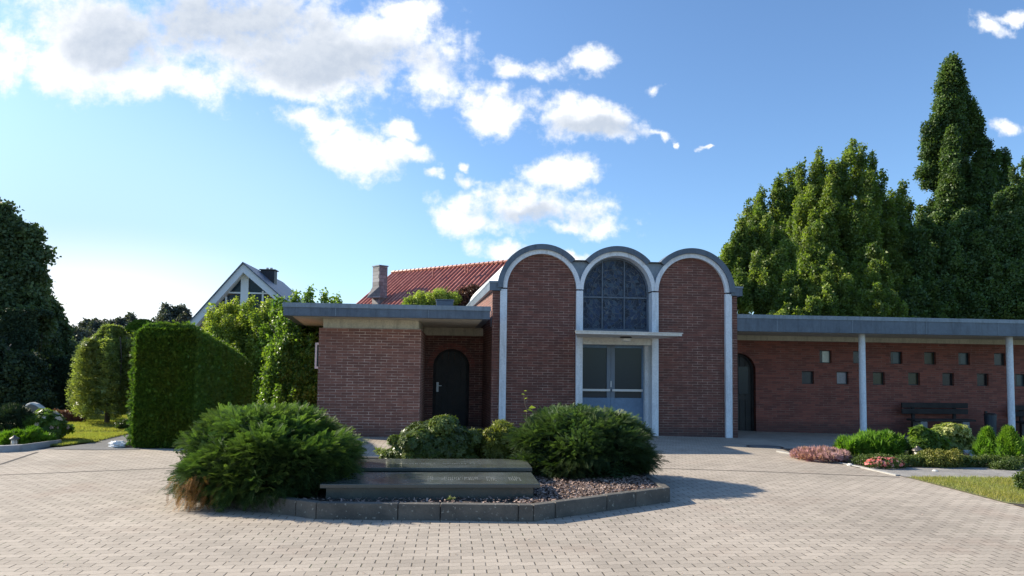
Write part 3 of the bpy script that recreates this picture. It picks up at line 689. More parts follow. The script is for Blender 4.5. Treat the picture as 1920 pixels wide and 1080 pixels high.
# flat roofs
def flat_roof(poly, z0, z1, nm='flat_roof', taper=.0):
    g = G(); g.slab(poly, z0, z1-.11); r = g.build(nm, 'zinc', chapel)
    cxm = sum(p[0] for p in poly)/len(poly); cym = sum(p[1] for p in poly)/len(poly)
    big = [(x+math.copysign(.018, x-cxm), y+math.copysign(.018, y-cym)) for x, y in poly]
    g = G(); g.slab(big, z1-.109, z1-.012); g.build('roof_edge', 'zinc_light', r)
    g = G(); y_ = poly[0][1]; x_ = poly[0][0]+1.1
    while x_ < poly[1][0]-.3: g = G(); g.box(x_, x_+.012, y_-.006, y_-.0005, z0+.01, z1-.111); g.build('roof_seam', 'zinc_light', r); x_ += 2.0
    sm = [(x-math.copysign(.16, x-cxm), y-math.copysign(.16, y-cym)) for x, y in poly]
    g = G(); g.slab(sm, z0-.004, z0-.001); g.build('soffit', 'cream', r)
    return r
a = at(531, 590, Y=15.25)
flat_roof([(a[0], 15.25), (.80, 15.25), (.55, 29), (a[0]-1.8, 29)], ZSo+.002, 2.955)
rx1 = 17.5
flat_roof([(7.09, 16.95), (rx1, 16.95), (rx1, YW+3.5), (7.09, YW+3.5)], 2.60, 3.04)
# right wing wall with glass block openings
wins = [(1548, 670, 1), (1611, 671, 0), (1681, 672, 2), (1744, 673, 3), (1808, 674, 2), (1875, 676, 0), (1941, 677, 0), (1515, 712, 0), (1580, 712, 4), (1648, 713, 3), (1714, 713, 3), (1778, 714, 5), (1843, 715, 5), (1914, 716, 2)]
holes = []; zrow = {0: 2.03, 1: 1.43}
for px, py, t in wins:
    X = at(px, py, Y=YW)[0]; z = zrow[0 if py < 690 else 1]-.018*(X-8.5)*0; holes.append((X-.178, X+.178, z-.18, z+.18))
dr = at(1384, 700, Y=YW)[0]+.02; ZB2 = -.4
wall_cut('wing_wall', 7.0, rx1, YW, holes+[(dr-rl, dr+rl, -.1, 2.12)], ZB2, 2.46, 'brick_red', arch=(dr, rl, 1.60, 2.12))
arch_door(dr, rl, 1.60, YW, -.1, False)
tints = [(.05, .05, .055), (.62, .64, .55), (.05, .075, .085), (.05, .045, .02), (.30, .28, .30), (.022, .016, .02)]
for i, c in enumerate(tints): mat('glass_%d' % i, c, .25, vary=.3, vscale=14)
for (px, py, t), (a, b, c, d) in zip(wins, holes):
    g = G()
    for q in ((a, a+.022, c, d), (b-.022, b, c, d), (a+.022, b-.022, c, c+.022), (a+.022, b-.022, d-.022, d)): g.box(q[0], q[1], YW+.07, YW+.11, q[2], q[3])
    f = g.build('wall_window', 'dark_metal', chapel)
    g = G(); g.box(a+.022, b-.022, YW+.09, YW+.10, c+.022, d-.022); g.build('pane', 'glass_%d' % t, f)
    if t in (1, 2, 3, 4):
        g = G(); xq = a+(.12 if t != 4 else .05); g.box(a+.022, xq, YW+.074, YW+.089, c+.022, d-.022); g.build('reveal_strip', 'glass_5' if t != 3 else 'glass_3', f)  # added dark strip on the pane, painted as the opening's shaded reveal
g = G(); g.box(7.0, rx1, YW-.06, YW+.2, 2.461, 2.599); g.build('roof_beam', 'cream', chapel)
for px in (1617, 1894):
    X = at(px, 700, Y=17.45)[0]; g = G(); g.tube([(X, 17.45, -.4), (X, 17.45, 2.6)], .082, 20); g.build('post', 'post_paint', chapel, smooth=False)
# window on the left flank of the left block, roof ventilator
g = G(); xw = LX0
for q in ((xw-.135, xw-.095, 1.52, 2.12), (xw-.045, xw-.004, 1.52, 2.12), (xw-.095, xw-.045, 1.52, 1.57), (xw-.095, xw-.045, 2.07, 2.12)): g.box(q[0], q[1], 16.3, 16.34, q[2], q[3])
sw = g.build('side_window', 'white_paint', chapel); g = G(); g.box(xw-.095, xw-.045, 16.315, 16.325, 1.57, 2.07); g.build('pane', 'dark_glass', sw)
a0, a1 = at(818, 565, Y=17.2), at(850, 565, Y=17.2)
g = G(); g.box(a0[0], a1[0], 17.2, 17.6, 2.92, 3.24); g.box(a0[0]-.02, a1[0]+.02, 17.18, 17.62, 3.241, 3.27); g.build('roof_vent', 'zinc', chapel, bevel=.01)
g = G(); g.box(XL-.02, XL+.0, YF+.3, YF+.33, 2.6, 3.0); g.build('flashing', 'zinc_light', chapel)

# ================================================================== things by the right wing
def bench(name, X, Y, label, z=-.12):
    t = thing(name, (X, Y, z), label, 'bench', 'wooden benches against the right wing wall')
    L = 1.9
    for i in range(3):
        g = G(); g.box(X-L/2+.05, X+L/2-.05, Y-.48+i*.13, Y-.37+i*.13, z+.42, z+.475); g.build('seat_plank', 'wood_black', t, bevel=.008)
    for i in range(2):
        g = G(); g.box(X-L/2-.04, X+L/2+.04, Y-.07, Y-.02, z+.60+i*.17, z+.745+i*.17); g.build('backrest_plank', 'wood_black', t, bevel=.008)
    for s in (-1, 1):
        g = G(); x = X+s*.62; g.box(x-.1, x+.1, Y-.46, Y-.12, z-.02, z+.415); g.build('leg', 'leg_stone', t, bevel=.01)
        g = G(); g.box(x-.04, x+.04, Y-.019, Y+.03, z-.02, z+.88); g.build('back_post', 'wood_black', t)
bx = at(1760, 780, Y=18.5)[0]
bench('bench', bx, 18.7, 'dark wooden bench with pale stone legs against the brick wall between the two posts', -.15)
bench('bench', at(1905, 780, Y=18.5)[0]+.95, 18.7, 'dark wooden bench cut off by the right edge of the photo, behind the right post', -.2)
X = at(1857, 790, Y=18.4)[0]
t = thing('litter_bin', (X, 18.4, -.2), 'slim dark grey litter bin beside the bench at the brick wall', 'bin')
g = G(); g.lathe((X, 18.4, -.2), [(.13, .06), (.15, .62), (.15, .64)], 20); g.build('body', 'bin_metal', t)
g = G(); g.lathe((X, 18.4, -.2), [(.158, .64), (.158, .67), (.12, .70)], 20); g.build('rim', 'dark_metal', t)
g = G(); g.box(X-.03, X+.03, 18.53, 18.58, -.22, .55); g.build('post', 'dark_metal', t)
mh = at(1434, 835, z=0); zz = gz(mh[0], mh[1])
t = thing('manhole_cover', (mh[0], mh[1], zz), 'round manhole cover with a black ring in the shaded paving before the right side door', 'manhole cover')
g = G(); 
for i in range(48):
    a0, a1 = 2*math.pi*i/48, 2*math.pi*(i+1)/48
    g.add([(mh[0]+r*math.cos(a), mh[1]+r*math.sin(a), zz+.008) for a, r in ((a0, .33), (a0, .385), (a1, .385), (a1, .33))], [(0, 1, 2, 3)])
g.build('ring', 'dark_metal', t, fix=False)
g = G(); g.add([(mh[0]+.33*math.cos(2*math.pi*i/48), mh[1]+.33*math.sin(2*math.pi*i/48), zz+.006) for i in range(48)], [tuple(range(48))]); g.build('cover', 'asphalt', t, fix=False)

# ================================================================== ISLAND
ISL = [(-1.39, 7.46), (.87, 7.30), (2.66, 8.33), (2.75, 9.9), (1.7, 11.0), (-1.7, 11.2), (-3.25, 10.0), (-3.11, 8.55)]
ic = np.mean(ISL, axis=0)
def inset(poly, d):
    out = []
    for i, p in enumerate(poly):
        p = np.array(p); a = np.array(poly[i-1]); b = np.array(poly[(i+1) % len(poly)]); e1 = nrm(p-a); e2 = nrm(b-p)
        n1 = np.array([-e1[1], e1[0]]); n2 = np.array([-e2[1], e2[0]]); m = n1+n2; m = m/np.dot(m, n1); out.append(tuple(p+m*d))
    return out
inn = inset(ISL, .10)
tk = thing('planter_kerb', (0, 7.4, 0), 'dark weathered concrete kerb around the island bed with the granite slabs', 'kerb')
rg = random.Random(4)
for i in range(8):
    p, q = np.array(ISL[i]), np.array(ISL[(i+1) % 8]); pi2, qi = np.array(inn[i]), np.array(inn[(i+1) % 8])
    L = np.linalg.norm(q-p); cuts = [0]
    if i == 0: cuts = [0, .43, .59, 1] if False else [0, .385, .575, .985, 1]
    elif i == 1: cuts = [0, .14, .50, .72, 1]
    elif i == 7: cuts = [0, .5, .86, 1]
    else: cuts = list(np.linspace(0, 1, max(2, int(L/.75)+1)))
    if i == 0: cuts = [0, .375, .57, .93, 1]
    for a, b in zip(cuts[:-1], cuts[1:]):
        e = .004/L; h = .172+rg.uniform(-.004, .004); u0, u1 = a+e, b-e
        P = [p+(q-p)*u0, p+(q-p)*u1, pi2+(qi-pi2)*u1, pi2+(qi-pi2)*u0]
        P = [(x[0], x[1]) for x in P]
        g = G(); g.slab(P, -.05, h); g.build('kerb_stone', 'kerb_concrete', tk, bevel=.008)
# bed
bm = bmesh.new(); vs = [bm.verts.new((x, y, .125)) for x, y in inset(ISL, .095)]; bm.faces.new(vs); bmesh.ops.triangulate(bm, faces=bm.faces[:]); bmesh.ops.subdivide_edges(bm, edges=bm.edges[:], cuts=12, use_grid_fill=True)
rgn = rs(5)
for q in bm.verts:
    if not q.is_boundary: q.co.z += rgn.uniform(-.012, .02)
me = bpy.data.meshes.new('soil_bed'); bm.to_mesh(me); bm.free()
if me.polygons[0].normal.z < 0: me.flip_normals()
meta(link('soil_bed', me, 'soil'), kind='structure')
def inpoly(x, y, poly):
    c = False; j = len(poly)-1
    for i in range(len(poly)):
        (xi, yi), (xj, yj) = poly[i], poly[j]
        if (yi > y) != (yj > y) and x < (xj-xi)*(y-yi)/(yj-yi)+xi: c = not c
        j = i
    return c
# granite slabs
S1 = dict(x0=-1.45, x1=.99, y0=7.75+.05, y1=8.62); S2 = dict(x0=-1.5, x1=1.02, y0=8.86, y1=9.62)
def gslab(name, xa, xb, y0, y1, z0, z1, cut, label):
    t = thing(name, ((xa+xb)/2, y0, .12), label, 'grave slab')
    g = G(); P = [(xa, y0), (xb, y0), (xb, y1-cut*.6), (xb-cut, y1), (xa, y1)]; g.slab(P, z1-.045, z1); g.build('slab', 'granite_dark', t, bevel=.006)
    g = G(); P = [(xa+.06, y0+.05), (xb-.07, y0+.05), (xb-.07, y1-cut*.6), (xb-.07-cut, y1-.04), (xa+.06, y1-.04)]; g.slab(P, .08, z1-.0455); g.build('plinth', 'granite_dark', t, bevel=.004)
    return t
s1 = gslab('grave_slab', -1.42, 1.0, 7.80, 8.66, .12, .305, 0.0, 'front dark polished granite grave slab with carved lettering in the island bed')
s2 = gslab('grave_slab', -1.6, 1.03, 8.84, 9.70, .12, .335, .28, 'rear dark granite grave slab with a bevelled right corner in the island bed')
rg = random.Random(9)
def glyphs(t, x0, x1, y0, rows, zt, ch=.028):
    g = G()
    for r in range(rows):
        x = x0; y = y0+r*ch*2.1
        while x < x1:
            if rg.random() < .82:
                k = rg.choice((0, 1, 2)); w_ = ch*.5
                g.box(x, x+.004, y, y+ch, zt+.0005, zt+.0015)
                if k: g.box(x+.005, x+w_, y+(ch*.8 if k == 1 else ch*.4), y+(ch*.8 if k == 1 else ch*.4)+.005, zt+.0005, zt+.0015)
                if k == 2: g.box(x+w_-.004, x+w_, y, y+ch*.36, zt+.0005, zt+.0015)
            x += ch*.85
    return g
glyphs(s1, -.10, .32, 8.08, 4, .305).build('inscription', 'inscription', s1)
glyphs(s1, -.26, -.19, 8.0, 6, .305).build('inscription', 'inscription', s1)
glyphs(s1, .42, .52, 8.04, 5, .305).build('inscription', 'inscription', s1)
glyphs(s1, .68, .80, 8.04, 5, .305).build('inscription', 'inscription', s1)
glyphs(s2, -.7, .3, 9.2, 1, .335).build('inscription', 'inscription', s2)
# bark chips
def pts_in(poly, n, rng, rej=None):
    xs = [p[0] for p in poly]; ys = [p[1] for p in poly]; out = []
    while len(out) < n:
        x, y = rng.uniform(min(xs), max(xs)), rng.uniform(min(ys), max(ys))
        if inpoly(x, y, poly) and not (rej and rej(x, y)): out.append((x, y))
    return np.array(out)
rng = rs(11); IN = inset(ISL, .11)
chipbed = lambda x, y: (-2 < x < .97 and 7.83 < y < 9.7)
P = pts_in([p for p in IN if p[0] > -9], 15000, rng, lambda x, y: chipbed(x, y) or (x < .7 and rng.uniform() < .8) or y > 10.2)
T_chip = (np.array([(-.5, -.22, 0), (.5, -.18, .05), (.45, .2, 0), (-.5, .22, .06)]), [(0, 1, 2, 3)])
pos = np.c_[P, .135+rng.uniform(0, .03, len(P))]
meta(scatter('bark_mulch', T_chip, pos, np.tile([0, 0, 1.0], (len(P), 1)), rng.uniform(.014, .045, len(P)), 'mulch', rng=rng, jit=.35), kind='stuff')
# weeds, pebbles
def weed(x, y, z, s, label, seed, m='weed', cat='weed', n=24):
    r = rs(seed); p = np.c_[r.normal(x, s*.25, n), r.normal(y, s*.2, n), np.full(n, z)+r.uniform(0, s*.4, n)]
    return meta(scatter('weed', T_rosette(5, 1, .25, .1), p, np.tile([0, 0, 1.0], (n, 1)), s*.42, m, rng=r, jit=.4, base=(x, y, z)), label, cat, 'small weeds in and around the island bed')
for i, (px, py, z, s, l) in enumerate([(922, 930, .14, .10, 'small pale green weed in front of the right end of the granite slab'),
        (845, 938, .15, .07, 'tiny weed just behind the kerb below the middle of the front slab'),
        (690, 877, .2, .12, 'left tuft of weeds growing in the gap between the two granite slabs'),
        (828, 881, .2, .13, 'middle tuft of weeds growing in the gap between the two granite slabs'),
        (413, 961, 0, .07, 'tiny weed in the paving joints in front of the large yew'),
        (820, 858, .2, .16, 'pale weed at the back edge of the rear granite slab'),
        (715, 852, .12, .2, 'low weeds beside the large yew behind the rear slab'),
        (665, 850, .12, .18, 'low weeds close against the right flank of the large yew')]):
    p = at(px, py, z=z); weed(p[0], p[1], z, s, l, 30+i)
for i, (px, py, sz, lb_) in enumerate([(704, 922, .02, 'pale pebble on the soil before the left half of the front slab'), (768, 926, .013, 'tiny pebble a little right of the leftmost one on the soil'),
        (822, 925, .03, 'largest pale pebble, in front of the middle of the front slab'), (827, 931, .02, 'pebble touching the kerb just below the largest pebble'), (950, 930, .02, 'pale pebble right of the small green weed by the front slab'),
        (1002, 936, .022, 'pale pebble at the right corner of the front slab'), (633, 926, .012, 'tiny pebble at the shaded left end of the soil strip'), (640, 860, .02, 'pebble behind the slabs beside the large yew')]):
    p = at(px, py, z=.14); g = G(); g.lathe((p[0], p[1], .12), [(sz*.6, 0), (sz, sz*.6), (sz*.5, sz*1.3)], 7)
    meta(g.build('pebble', 'stone_light', base=(p[0], p[1], .12), smooth=True), lb_, 'pebble', 'pale pebbles on the soil of the island bed')

nd = 420; P = np.vstack([np.c_[rng.uniform(-3.6, 3.6, nd), rng.uniform(4.0, 7.4, nd)], np.c_[rng.uniform(2.7, 6.5, 160), rng.uniform(7.5, 14, 160)], np.c_[rng.uniform(-7, -3.4, 160), rng.uniform(6.5, 13, 160)]])
meta(scatter('leaf_litter', T_chip, np.c_[P, np.full(len(P), .006)], np.tile([0, 0, 1.0], (len(P), 1)), rng.uniform(.006, .02, len(P)), 'mulch', rng=rng, jit=.2), kind='stuff')
# ---- yews
def yew(cx_, cy_, rx, ry, h, z0, n, seed, m, label, lumps=26, brown=None, ln=.17, extra=()):
    t = thing('yew_bush', (cx_, cy_, z0), label, 'bush', 'spreading yew bushes on the island'); rng = rs(seed)
    blobs = [(cx_, cy_, z0+h*.34, rx*.93, ry*.93, h*.60)]
    sb = []
    for i in range(lumps):
        a = rng.uniform(0, 6.283); e = rng.uniform(-.35, 1.35); c = math.cos(e)
        sb.append((cx_+rx*.80*c*math.cos(a), cy_+ry*.80*c*math.sin(a), z0+h*.36+h*.52*math.sin(e), rx*rng.uniform(.18, .34), ry*rng.uniform(.18, .34), h*rng.uniform(.09, .16)))
    sb += [tuple(q) for q in extra]
    p1, d1, t1 = shell(sb, int(n*.85), rng, .5, 1.1, fuzz=.08); p2, d2, t2 = shell(blobs, n-int(n*.85), rng, .7, .95)
    p, d, tv = np.vstack([p1, p2]), np.vstack([d1, d2]), np.concatenate([t1, t2])
    k = p[:, 2] > z0+.03; p, d, tv = p[k], d[k], tv[k]
    out = nrm(p-np.array([cx_, cy_, z0+h*.1])); ax = out*[1, 1, .6]+d*.5+np.array([0, 0, .12])
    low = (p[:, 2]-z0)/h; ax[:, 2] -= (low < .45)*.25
    scatter('foliage', [T_spray(13, .24, .05), T_spray(11, .28, .055, .42), T_spray(12, .22, .05, .12)], p, ax, ln, m, t, rng=rng, align='x', jit=.38, vary=.05+.50*np.clip(low, 0, 1)+(tv-.4)*.55)  # sprays lighter towards the top: lit tips and dark gaps put into colour
    # woody inside
    g = G()
    for i in range(12):
        a = rng.uniform(0, 6.28); L = rng.uniform(.5, .85); g.tube([(cx_, cy_, z0-.05), (cx_+math.cos(a)*rx*L*.4, cy_+math.sin(a)*ry*L*.4, z0+h*.25), (cx_+math.cos(a)*rx*L, cy_+math.sin(a)*ry*L, z0+h*rng.uniform(.2, .7))], [.035, .025, .008], 6)
    g.build('stem', 'bark', t)
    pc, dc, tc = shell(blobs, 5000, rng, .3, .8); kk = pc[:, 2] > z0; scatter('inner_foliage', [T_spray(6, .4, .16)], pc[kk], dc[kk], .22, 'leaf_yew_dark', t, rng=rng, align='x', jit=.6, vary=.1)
    if brown is not None:
        bx_, by_, bz_, br = brown; nb = 170
        p = np.c_[rng.normal(bx_, br, nb), rng.normal(by_, br*.5, nb), rng.uniform(bz_-.06, bz_+.22, nb)]
        scatter('dead_foliage', [T_spray(8, .22, .05, .2)], p, np.tile([-.2, -.35, -1.0], (nb, 1)), .12, 'leaf_brown', t, rng=rng, align='x', jit=.35)
    return t
pb = at(382, 900, Y=8.35)
yew(-2.30, 8.95, .98, .96, .97, .03, 19000, 21, 'leaf_yew', 'large spreading green yew with a dead brown patch at its lower left', 44, (pb[0]+.05, pb[1]-.42, .17, .11), .15, [(-2.75, 8.25, .28, .3, .28, .2), (-2.35, 8.12, .27, .3, .28, .2), (-1.95, 8.0, .26, .3, .26, .2), (-1.65, 8.15, .45, .32, .3, .24), (-1.42, 8.35, .52, .3, .3, .24), (-2.1, 8.1, .6, .3, .25, .2)])
yew(1.86, 9.95, 1.02, .92, .9, .08, 15000, 22, 'leaf_yew_dark', 'dense dark yew at the right end of the island, in front of the entrance doors', 42, None, .115)
# ---- rhododendrons
def rhodo(px, Y, rx, ry, h, z0, n, seed, m, label, ls=.06):
    X = at(px, 800, Y=Y)[0]; t = thing('rhododendron', (X, Y, z0), label, 'shrub'); rng = rs(seed)
    blobs = [(X, Y, z0+h*.42, rx*.96, ry*.96, h*.55)]; sb = sub_blobs(blobs, 26, rx*.22, rng, .8, .4, .84)
    p1, d1, t1 = shell(sb, int(n*.6), rng, .7, 1.05); p2, d2, t2 = shell(blobs, n-int(n*.6), rng, .7, 1.0)
    p, d, tv = np.vstack([p1, p2]), np.vstack([d1, d2]), np.concatenate([t1, t2]); k = p[:, 2] > z0; 
    scatter('foliage', [T_rosette(8, 1, .34, .5), T_rosette(7, 1, .36, .2)], p[k], d[k]+[0, 0, .35], ls, m, t, rng=rng, jit=.35, vary=.35+tv[k]*.5)
    g = G()
    for i in range(7):
        a = i*.9; g.tube([(X, Y, z0-.04), (X+rx*.35*math.cos(a), Y+ry*.35*math.sin(a), z0+h*.3), (X+rx*.7*math.cos(a), Y+ry*.7*math.sin(a), z0+h*.6)], [.02, .015, .006], 6)
    g.build('stem', 'bark', t)
rhodo(818, 10.6, .66, .60, .73, .08, 6500, 31, 'leaf_rhodo', 'round glossy-leaved rhododendron behind the granite slabs')
rhodo(938, 10.7, .36, .40, .62, .1, 2400, 32, 'leaf_rhodo_yellow', 'small yellowish rhododendron squeezed against the dark yew', .08)
# lime sprout
p = at(990, 770, Y=10.2)
t = thing('sprouting_shoot', (p[0], 10.2, .9), 'thin shoot with lime-yellow leaves sprouting above the left side of the dark yew', 'shoot')
g = G(); q1, q2, q3 = at(988, 768, Y=10.2), at(984, 755, Y=10.2), at(982, 738, Y=10.2); g.tube([(q1[0], 10.2, q1[2]-.25), q1, q2, q3], [.008, .006, .005, .004], 6)
q4 = at(989, 750, Y=10.2); g.tube([q2, q4], [.005, .003], 5); g.build('stem', 'bark', t)
L = [(987, 733, .07), (982, 739, .055), (988, 748, .06), (996, 765, .12), (986, 771, .08), (993, 768, .09)]
for i_, (a, b, s_) in enumerate(L): scatter('leaf', [T_leaf(1, .75)], np.array([at(a, b, Y=10.18)])-[.04, 0, 0], np.array([[1, -.2, .1]]), s_, 'leaf_lime', t, rng=rs(3+i_), align='x', jit=.15)

# ================================================================== RIGHT FLOWER BED
def low_plant(name, px, py, wpx, hpx, n, tpl, size, m, label, cat, seed, Y=None, group=None, dep=.6, extra=None, jit=.4, up=.6, asp=.55, flat=False):
    b = at(px, py, z=.01) if Y is None else at(px, py, Y=Y); X, Yc = b[0], b[1]+0; k = F_/Yc; rx = wpx/2/k; h = hpx/k; Yc = Yc+rx*dep
    rng = rs(seed); t = thing(name, (X, Yc, .01), label, cat, group)
    blobs = [(X, Yc, h*.42, rx, rx*dep, h*.56)]; sb = sub_blobs(blobs, 14, min(rx, h)*.3, rng, .8, .4, .8)
    p1, d1, t1 = shell(sb, n//2, rng, .5, 1.05); p2, d2, t2 = shell(blobs, n-n//2, rng, .6, 1.0); p, d, tv = np.vstack([p1, p2]), np.vstack([d1, d2]), np.concatenate([t1, t2])
    kk = (p[:, 2] > .0); scatter('foliage', tpl, p[kk], d[kk]+[0, 0, up], size, m, t, rng=rng, jit=jit, vary=.2+.6*tv[kk])
    if extra:
        mm, ne, sz, nm = extra; pe, de, te = shell(blobs, ne, rng, .95, 1.08); ke = (pe[:, 2] > h*.35) & (de[:, 1] < .5)
        scatter(nm, [T_rosette(6, 1, .7, .1)], pe[ke], de[ke]+[0, -.3, .4], sz, mm, t, rng=rng, jit=.3)
    return t
FAN = [T_fan(), T_fan(4, 1, .2, .7)]; CLP = [T_clump(5, s) for s in range(3)]; ROS = [T_rosette(6, 1, .35, .2)]
low_plant('heather', 1566, 868, 108, 20, 1700, FAN, .09, 'heather', 'pinkish purple heather patch at the left tip of the right flower bed', 'heather', 41, dep=.9, up=1.4)
low_plant('low_evergreen', 1630, 872, 45, 17, 500, CLP, .05, 'leaf_box', 'small dark green cushion between the heather and the pink flowers', 'shrub', 42)
low_plant('mounded_shrub', 1663, 860, 112, 42, 2200, FAN, .13, 'leaf_bright', 'bright green feathery dome-shaped shrub behind the pink flowers', 'shrub', 43, up=1.5, dep=.7)
low_plant('flower_clump', 1672, 880, 74, 22, 500, CLP, .05, 'leaf_box', 'clump of pink and red flowers behind the low box edging', 'flowers', 44, extra=('petal_pink', 260, .028, 'blossom'))
low_plant('leafy_shrub', 1750, 862, 66, 60, 1100, [T_rosette(6, 1, .6, .3)], .09, 'leaf_fresh', 'broad-leaved green shrub left of the variegated shrub', 'shrub', 45)
low_plant('variegated_shrub', 1800, 856, 98, 66, 2600, [T_rosette(6, 1, .55, .4)], .065, 'leaf_variegated', 'yellow and green variegated shrub in front of the bench', 'shrub', 46, Y=12.6)
low_plant('sedum_clump', 1776, 878, 98, 32, 1500, CLP, .06, 'leaf_sedum', 'yellow-green sedum-like clump between lantern and wooden stump', 'plant', 47)
low_plant('low_evergreen', 1903, 882, 60, 18, 500, CLP, .05, 'leaf_box', 'low green cushion in front of the right dwarf conifer', 'shrub', 58)
def cone_conifer(px, py, wpx, hpx, label, seed, Y=None, m='leaf_bright', n=1500, grp='dwarf conifers in the right bed'):
    b = at(px, py, z=.01) if Y is None else at(px, py, Y=Y); k = F_/b[1]; rx = wpx/2/k; h = hpx/k; rng = rs(seed)
    t = thing('dwarf_conifer', (b[0], b[1], 0.01), label, 'conifer', grp)
    z = rng.uniform(0, 1, n)**.8; a = rng.uniform(0, 6.283, n); r = rx*(1-z**1.6)*rng.uniform(.5, 1.05, n)*(.85+.3*np.sin(a*5+z*9))
    p = np.c_[b[0]+r*np.cos(a), b[1]+r*np.sin(a), h*z*.95]; d = np.c_[np.cos(a)*.45, np.sin(a)*.45, np.ones(n)]
    scatter('foliage', FAN, p, d, h*.19, m, t, rng=rng, jit=.25, vary=.3+.5*z); g = G(); g.tube([(b[0], b[1], -.02), (b[0], b[1], h*.8)], [.02, .006], 6); g.build('trunk', 'bark', t)
cone_conifer(1852, 866, 52, 64, 'left of the two small feathery conifers beside the variegated shrub', 48)
cone_conifer(1893, 870, 58, 70, 'larger small feathery conifer in front of the right white post', 49)
cone_conifer(1935, 868, 50, 60, 'small conifer cut off by the right edge of the photo', 50, n=700)
rngf = rs(66); Pf = pts_in([(6.75, 13.0), (6.95, 11.5), (12, 11.5), (12, 13.4)], 2600, rngf)
meta(scatter('ground_cover', CLP, np.c_[Pf, rngf.uniform(.01, .07, len(Pf))], np.tile([0, 0, 1.0], (len(Pf), 1)), .05, 'leaf_box', rng=rngf, jit=.5), kind='stuff')
# box edging: a low hedge along the front of the bed
def box_hedge(name, x0, x1, y0, y1, h, n, m, label, seed, size=.05, tpl=None, z0=.0, cat='hedge', edge=True, side=.6):
    rng = rs(seed); t = thing(name, ((x0+x1)/2, (y0+y1)/2, z0), label, cat); p = np.c_[rng.uniform(x0, x1, n), rng.uniform(y0, y1, n), np.zeros(n)]; d = np.zeros((n, 3)); w_ = rng.uniform(0, 1, n)
    f = w_ < side; p[f, 1] = y0+rng.uniform(-.01, .04, f.sum()); p[f, 2] = z0+rng.uniform(0, h, f.sum()); d[f] = (0, -1, .3); p[~f, 2] = z0+h+rng.uniform(-.04, .015, (~f).sum()); d[~f] = (0, 0, 1)
    p[:, 2] += np.sin(p[:, 0]*9)*.012+np.sin(p[:, 0]*23)*.01
    scatter('foliage', tpl or CLP, p, d, size, m, t, rng=rng, jit=.5)
    g = G(); x = x0
    while x < x1: g.tube([(x, (y0+y1)/2, z0-.03), (x+.02, (y0+y1)/2, z0+h*.8)], .006, 5); x += .1
    g.build('stem', 'bark', t); return t
box_hedge('box_edging', 6.95, 12.5, 11.28, 11.5, .15, 5200, 'leaf_box', 'low clipped box edging along the front of the right flower bed', 51, .055)
# light kerb
g = G(); e = [(6.5, 13.45), (6.72, 12.3), (6.88, 11.2), (6.93, 10.35)]
for (x0, y0), (x1, y1) in zip(e[:-1], e[1:]): g.hexa([(x0-.04, y0, -.03), (x0+.03, y0, -.03), (x1+.03, y1, -.03), (x1-.04, y1, -.03)], [(x0-.04, y0, .02), (x0+.03, y0, .02), (x1+.03, y1, .02), (x1-.04, y1, .02)])
meta(g.build('bed_edging', 'kerb_light', base=(6.7, 12, 0)), 'thin pale edging stone between the paving and the right flower bed', 'edging')
def lantern(px, py, s, label, z=.01, Y=None):
    b = at(px, py, z=z); x, y = b[0], b[1]; t = thing('grave_lantern', (x, y, z), label, 'lantern', 'grave lanterns in the flower beds')
    g = G(); g.box(x-.07*s, x+.07*s, y-.07*s, y+.07*s, z, z+.03*s); g.build('foot', 'lantern_metal', t)
    g = G(); g.lathe((x, y, z+.03*s), [(.05*s, 0), (.055*s, .08*s), (.05*s, .17*s)], 12); g.build('glass', 'lantern_glass', t, smooth=True)
    g = G()
    for i in range(4):
        a = math.pi/4+i*math.pi/2; g.tube([(x+.066*s*math.cos(a), y+.066*s*math.sin(a), z+.03*s), (x+.066*s*math.cos(a), y+.066*s*math.sin(a), z+.2*s)], .006*s, 5)
    g.build('bars', 'lantern_metal', t)
    g = G(); g.lathe((x, y, z+.2*s), [(.095*s, 0), (.09*s, .02*s), (.03*s, .06*s), (.02*s, .08*s)], 14); g.build('cap', 'lantern_metal', t)
lantern(1721, 866, 1.0, 'metal grave lantern between the feathery shrub and the sedum clump')
b = at(1820, 866, z=.01); g = G(); g.tube([(b[0], b[1]+.1, -.02), (b[0], b[1]+.1, .15)], [.05, .045], 12)
meta(g.build('wooden_stump', 'stump', base=(b[0], b[1]+.1, 0)), 'short reddish wooden stump beside the engraved stone plate', 'stump')
b = at(1850, 868, z=.01); t = thing('name_stone', (b[0], b[1], 0), 'tilted grey engraved name stone in front of the dwarf conifers', 'gravestone')
g = G(); P = [(b[0]-.2, b[1]+.05), (b[0]+.14, b[1]-.02), (b[0]+.22, b[1]+.1), (b[0]+.1, b[1]+.42), (b[0]-.1, b[1]+.44)]; g.hexa([(x, y, .0) for x, y in P], [(x, y, .07+(y-b[1])*.28) for x, y in P]); g.build('stone', 'stone_plate', t, bevel=.008)
g = G()
for k, yy in enumerate((.14, .2, .27)):
    for j in range(6-k): xx = b[0]-.1+j*.035; g.add([(xx, b[1]+yy, .0725+yy*.28), (xx+.022, b[1]+yy, .0725+yy*.28), (xx+.022, b[1]+yy+.018, .0725+(yy+.018)*.28), (xx, b[1]+yy+.018, .0725+(yy+.018)*.28)], [(0, 1, 2, 3)])
g.build('inscription', 'inscription', t, fix=False)
b = at(1608, 846, z=.01); g = G(); g.box(b[0]-.09, b[0]+.09, b[1], b[1]+.1, 0, .1); meta(g.build('marker_stone', 'stone_light', base=(b[0], b[1], 0), bevel=.01), 'small pale marker stone behind the heather', 'stone')
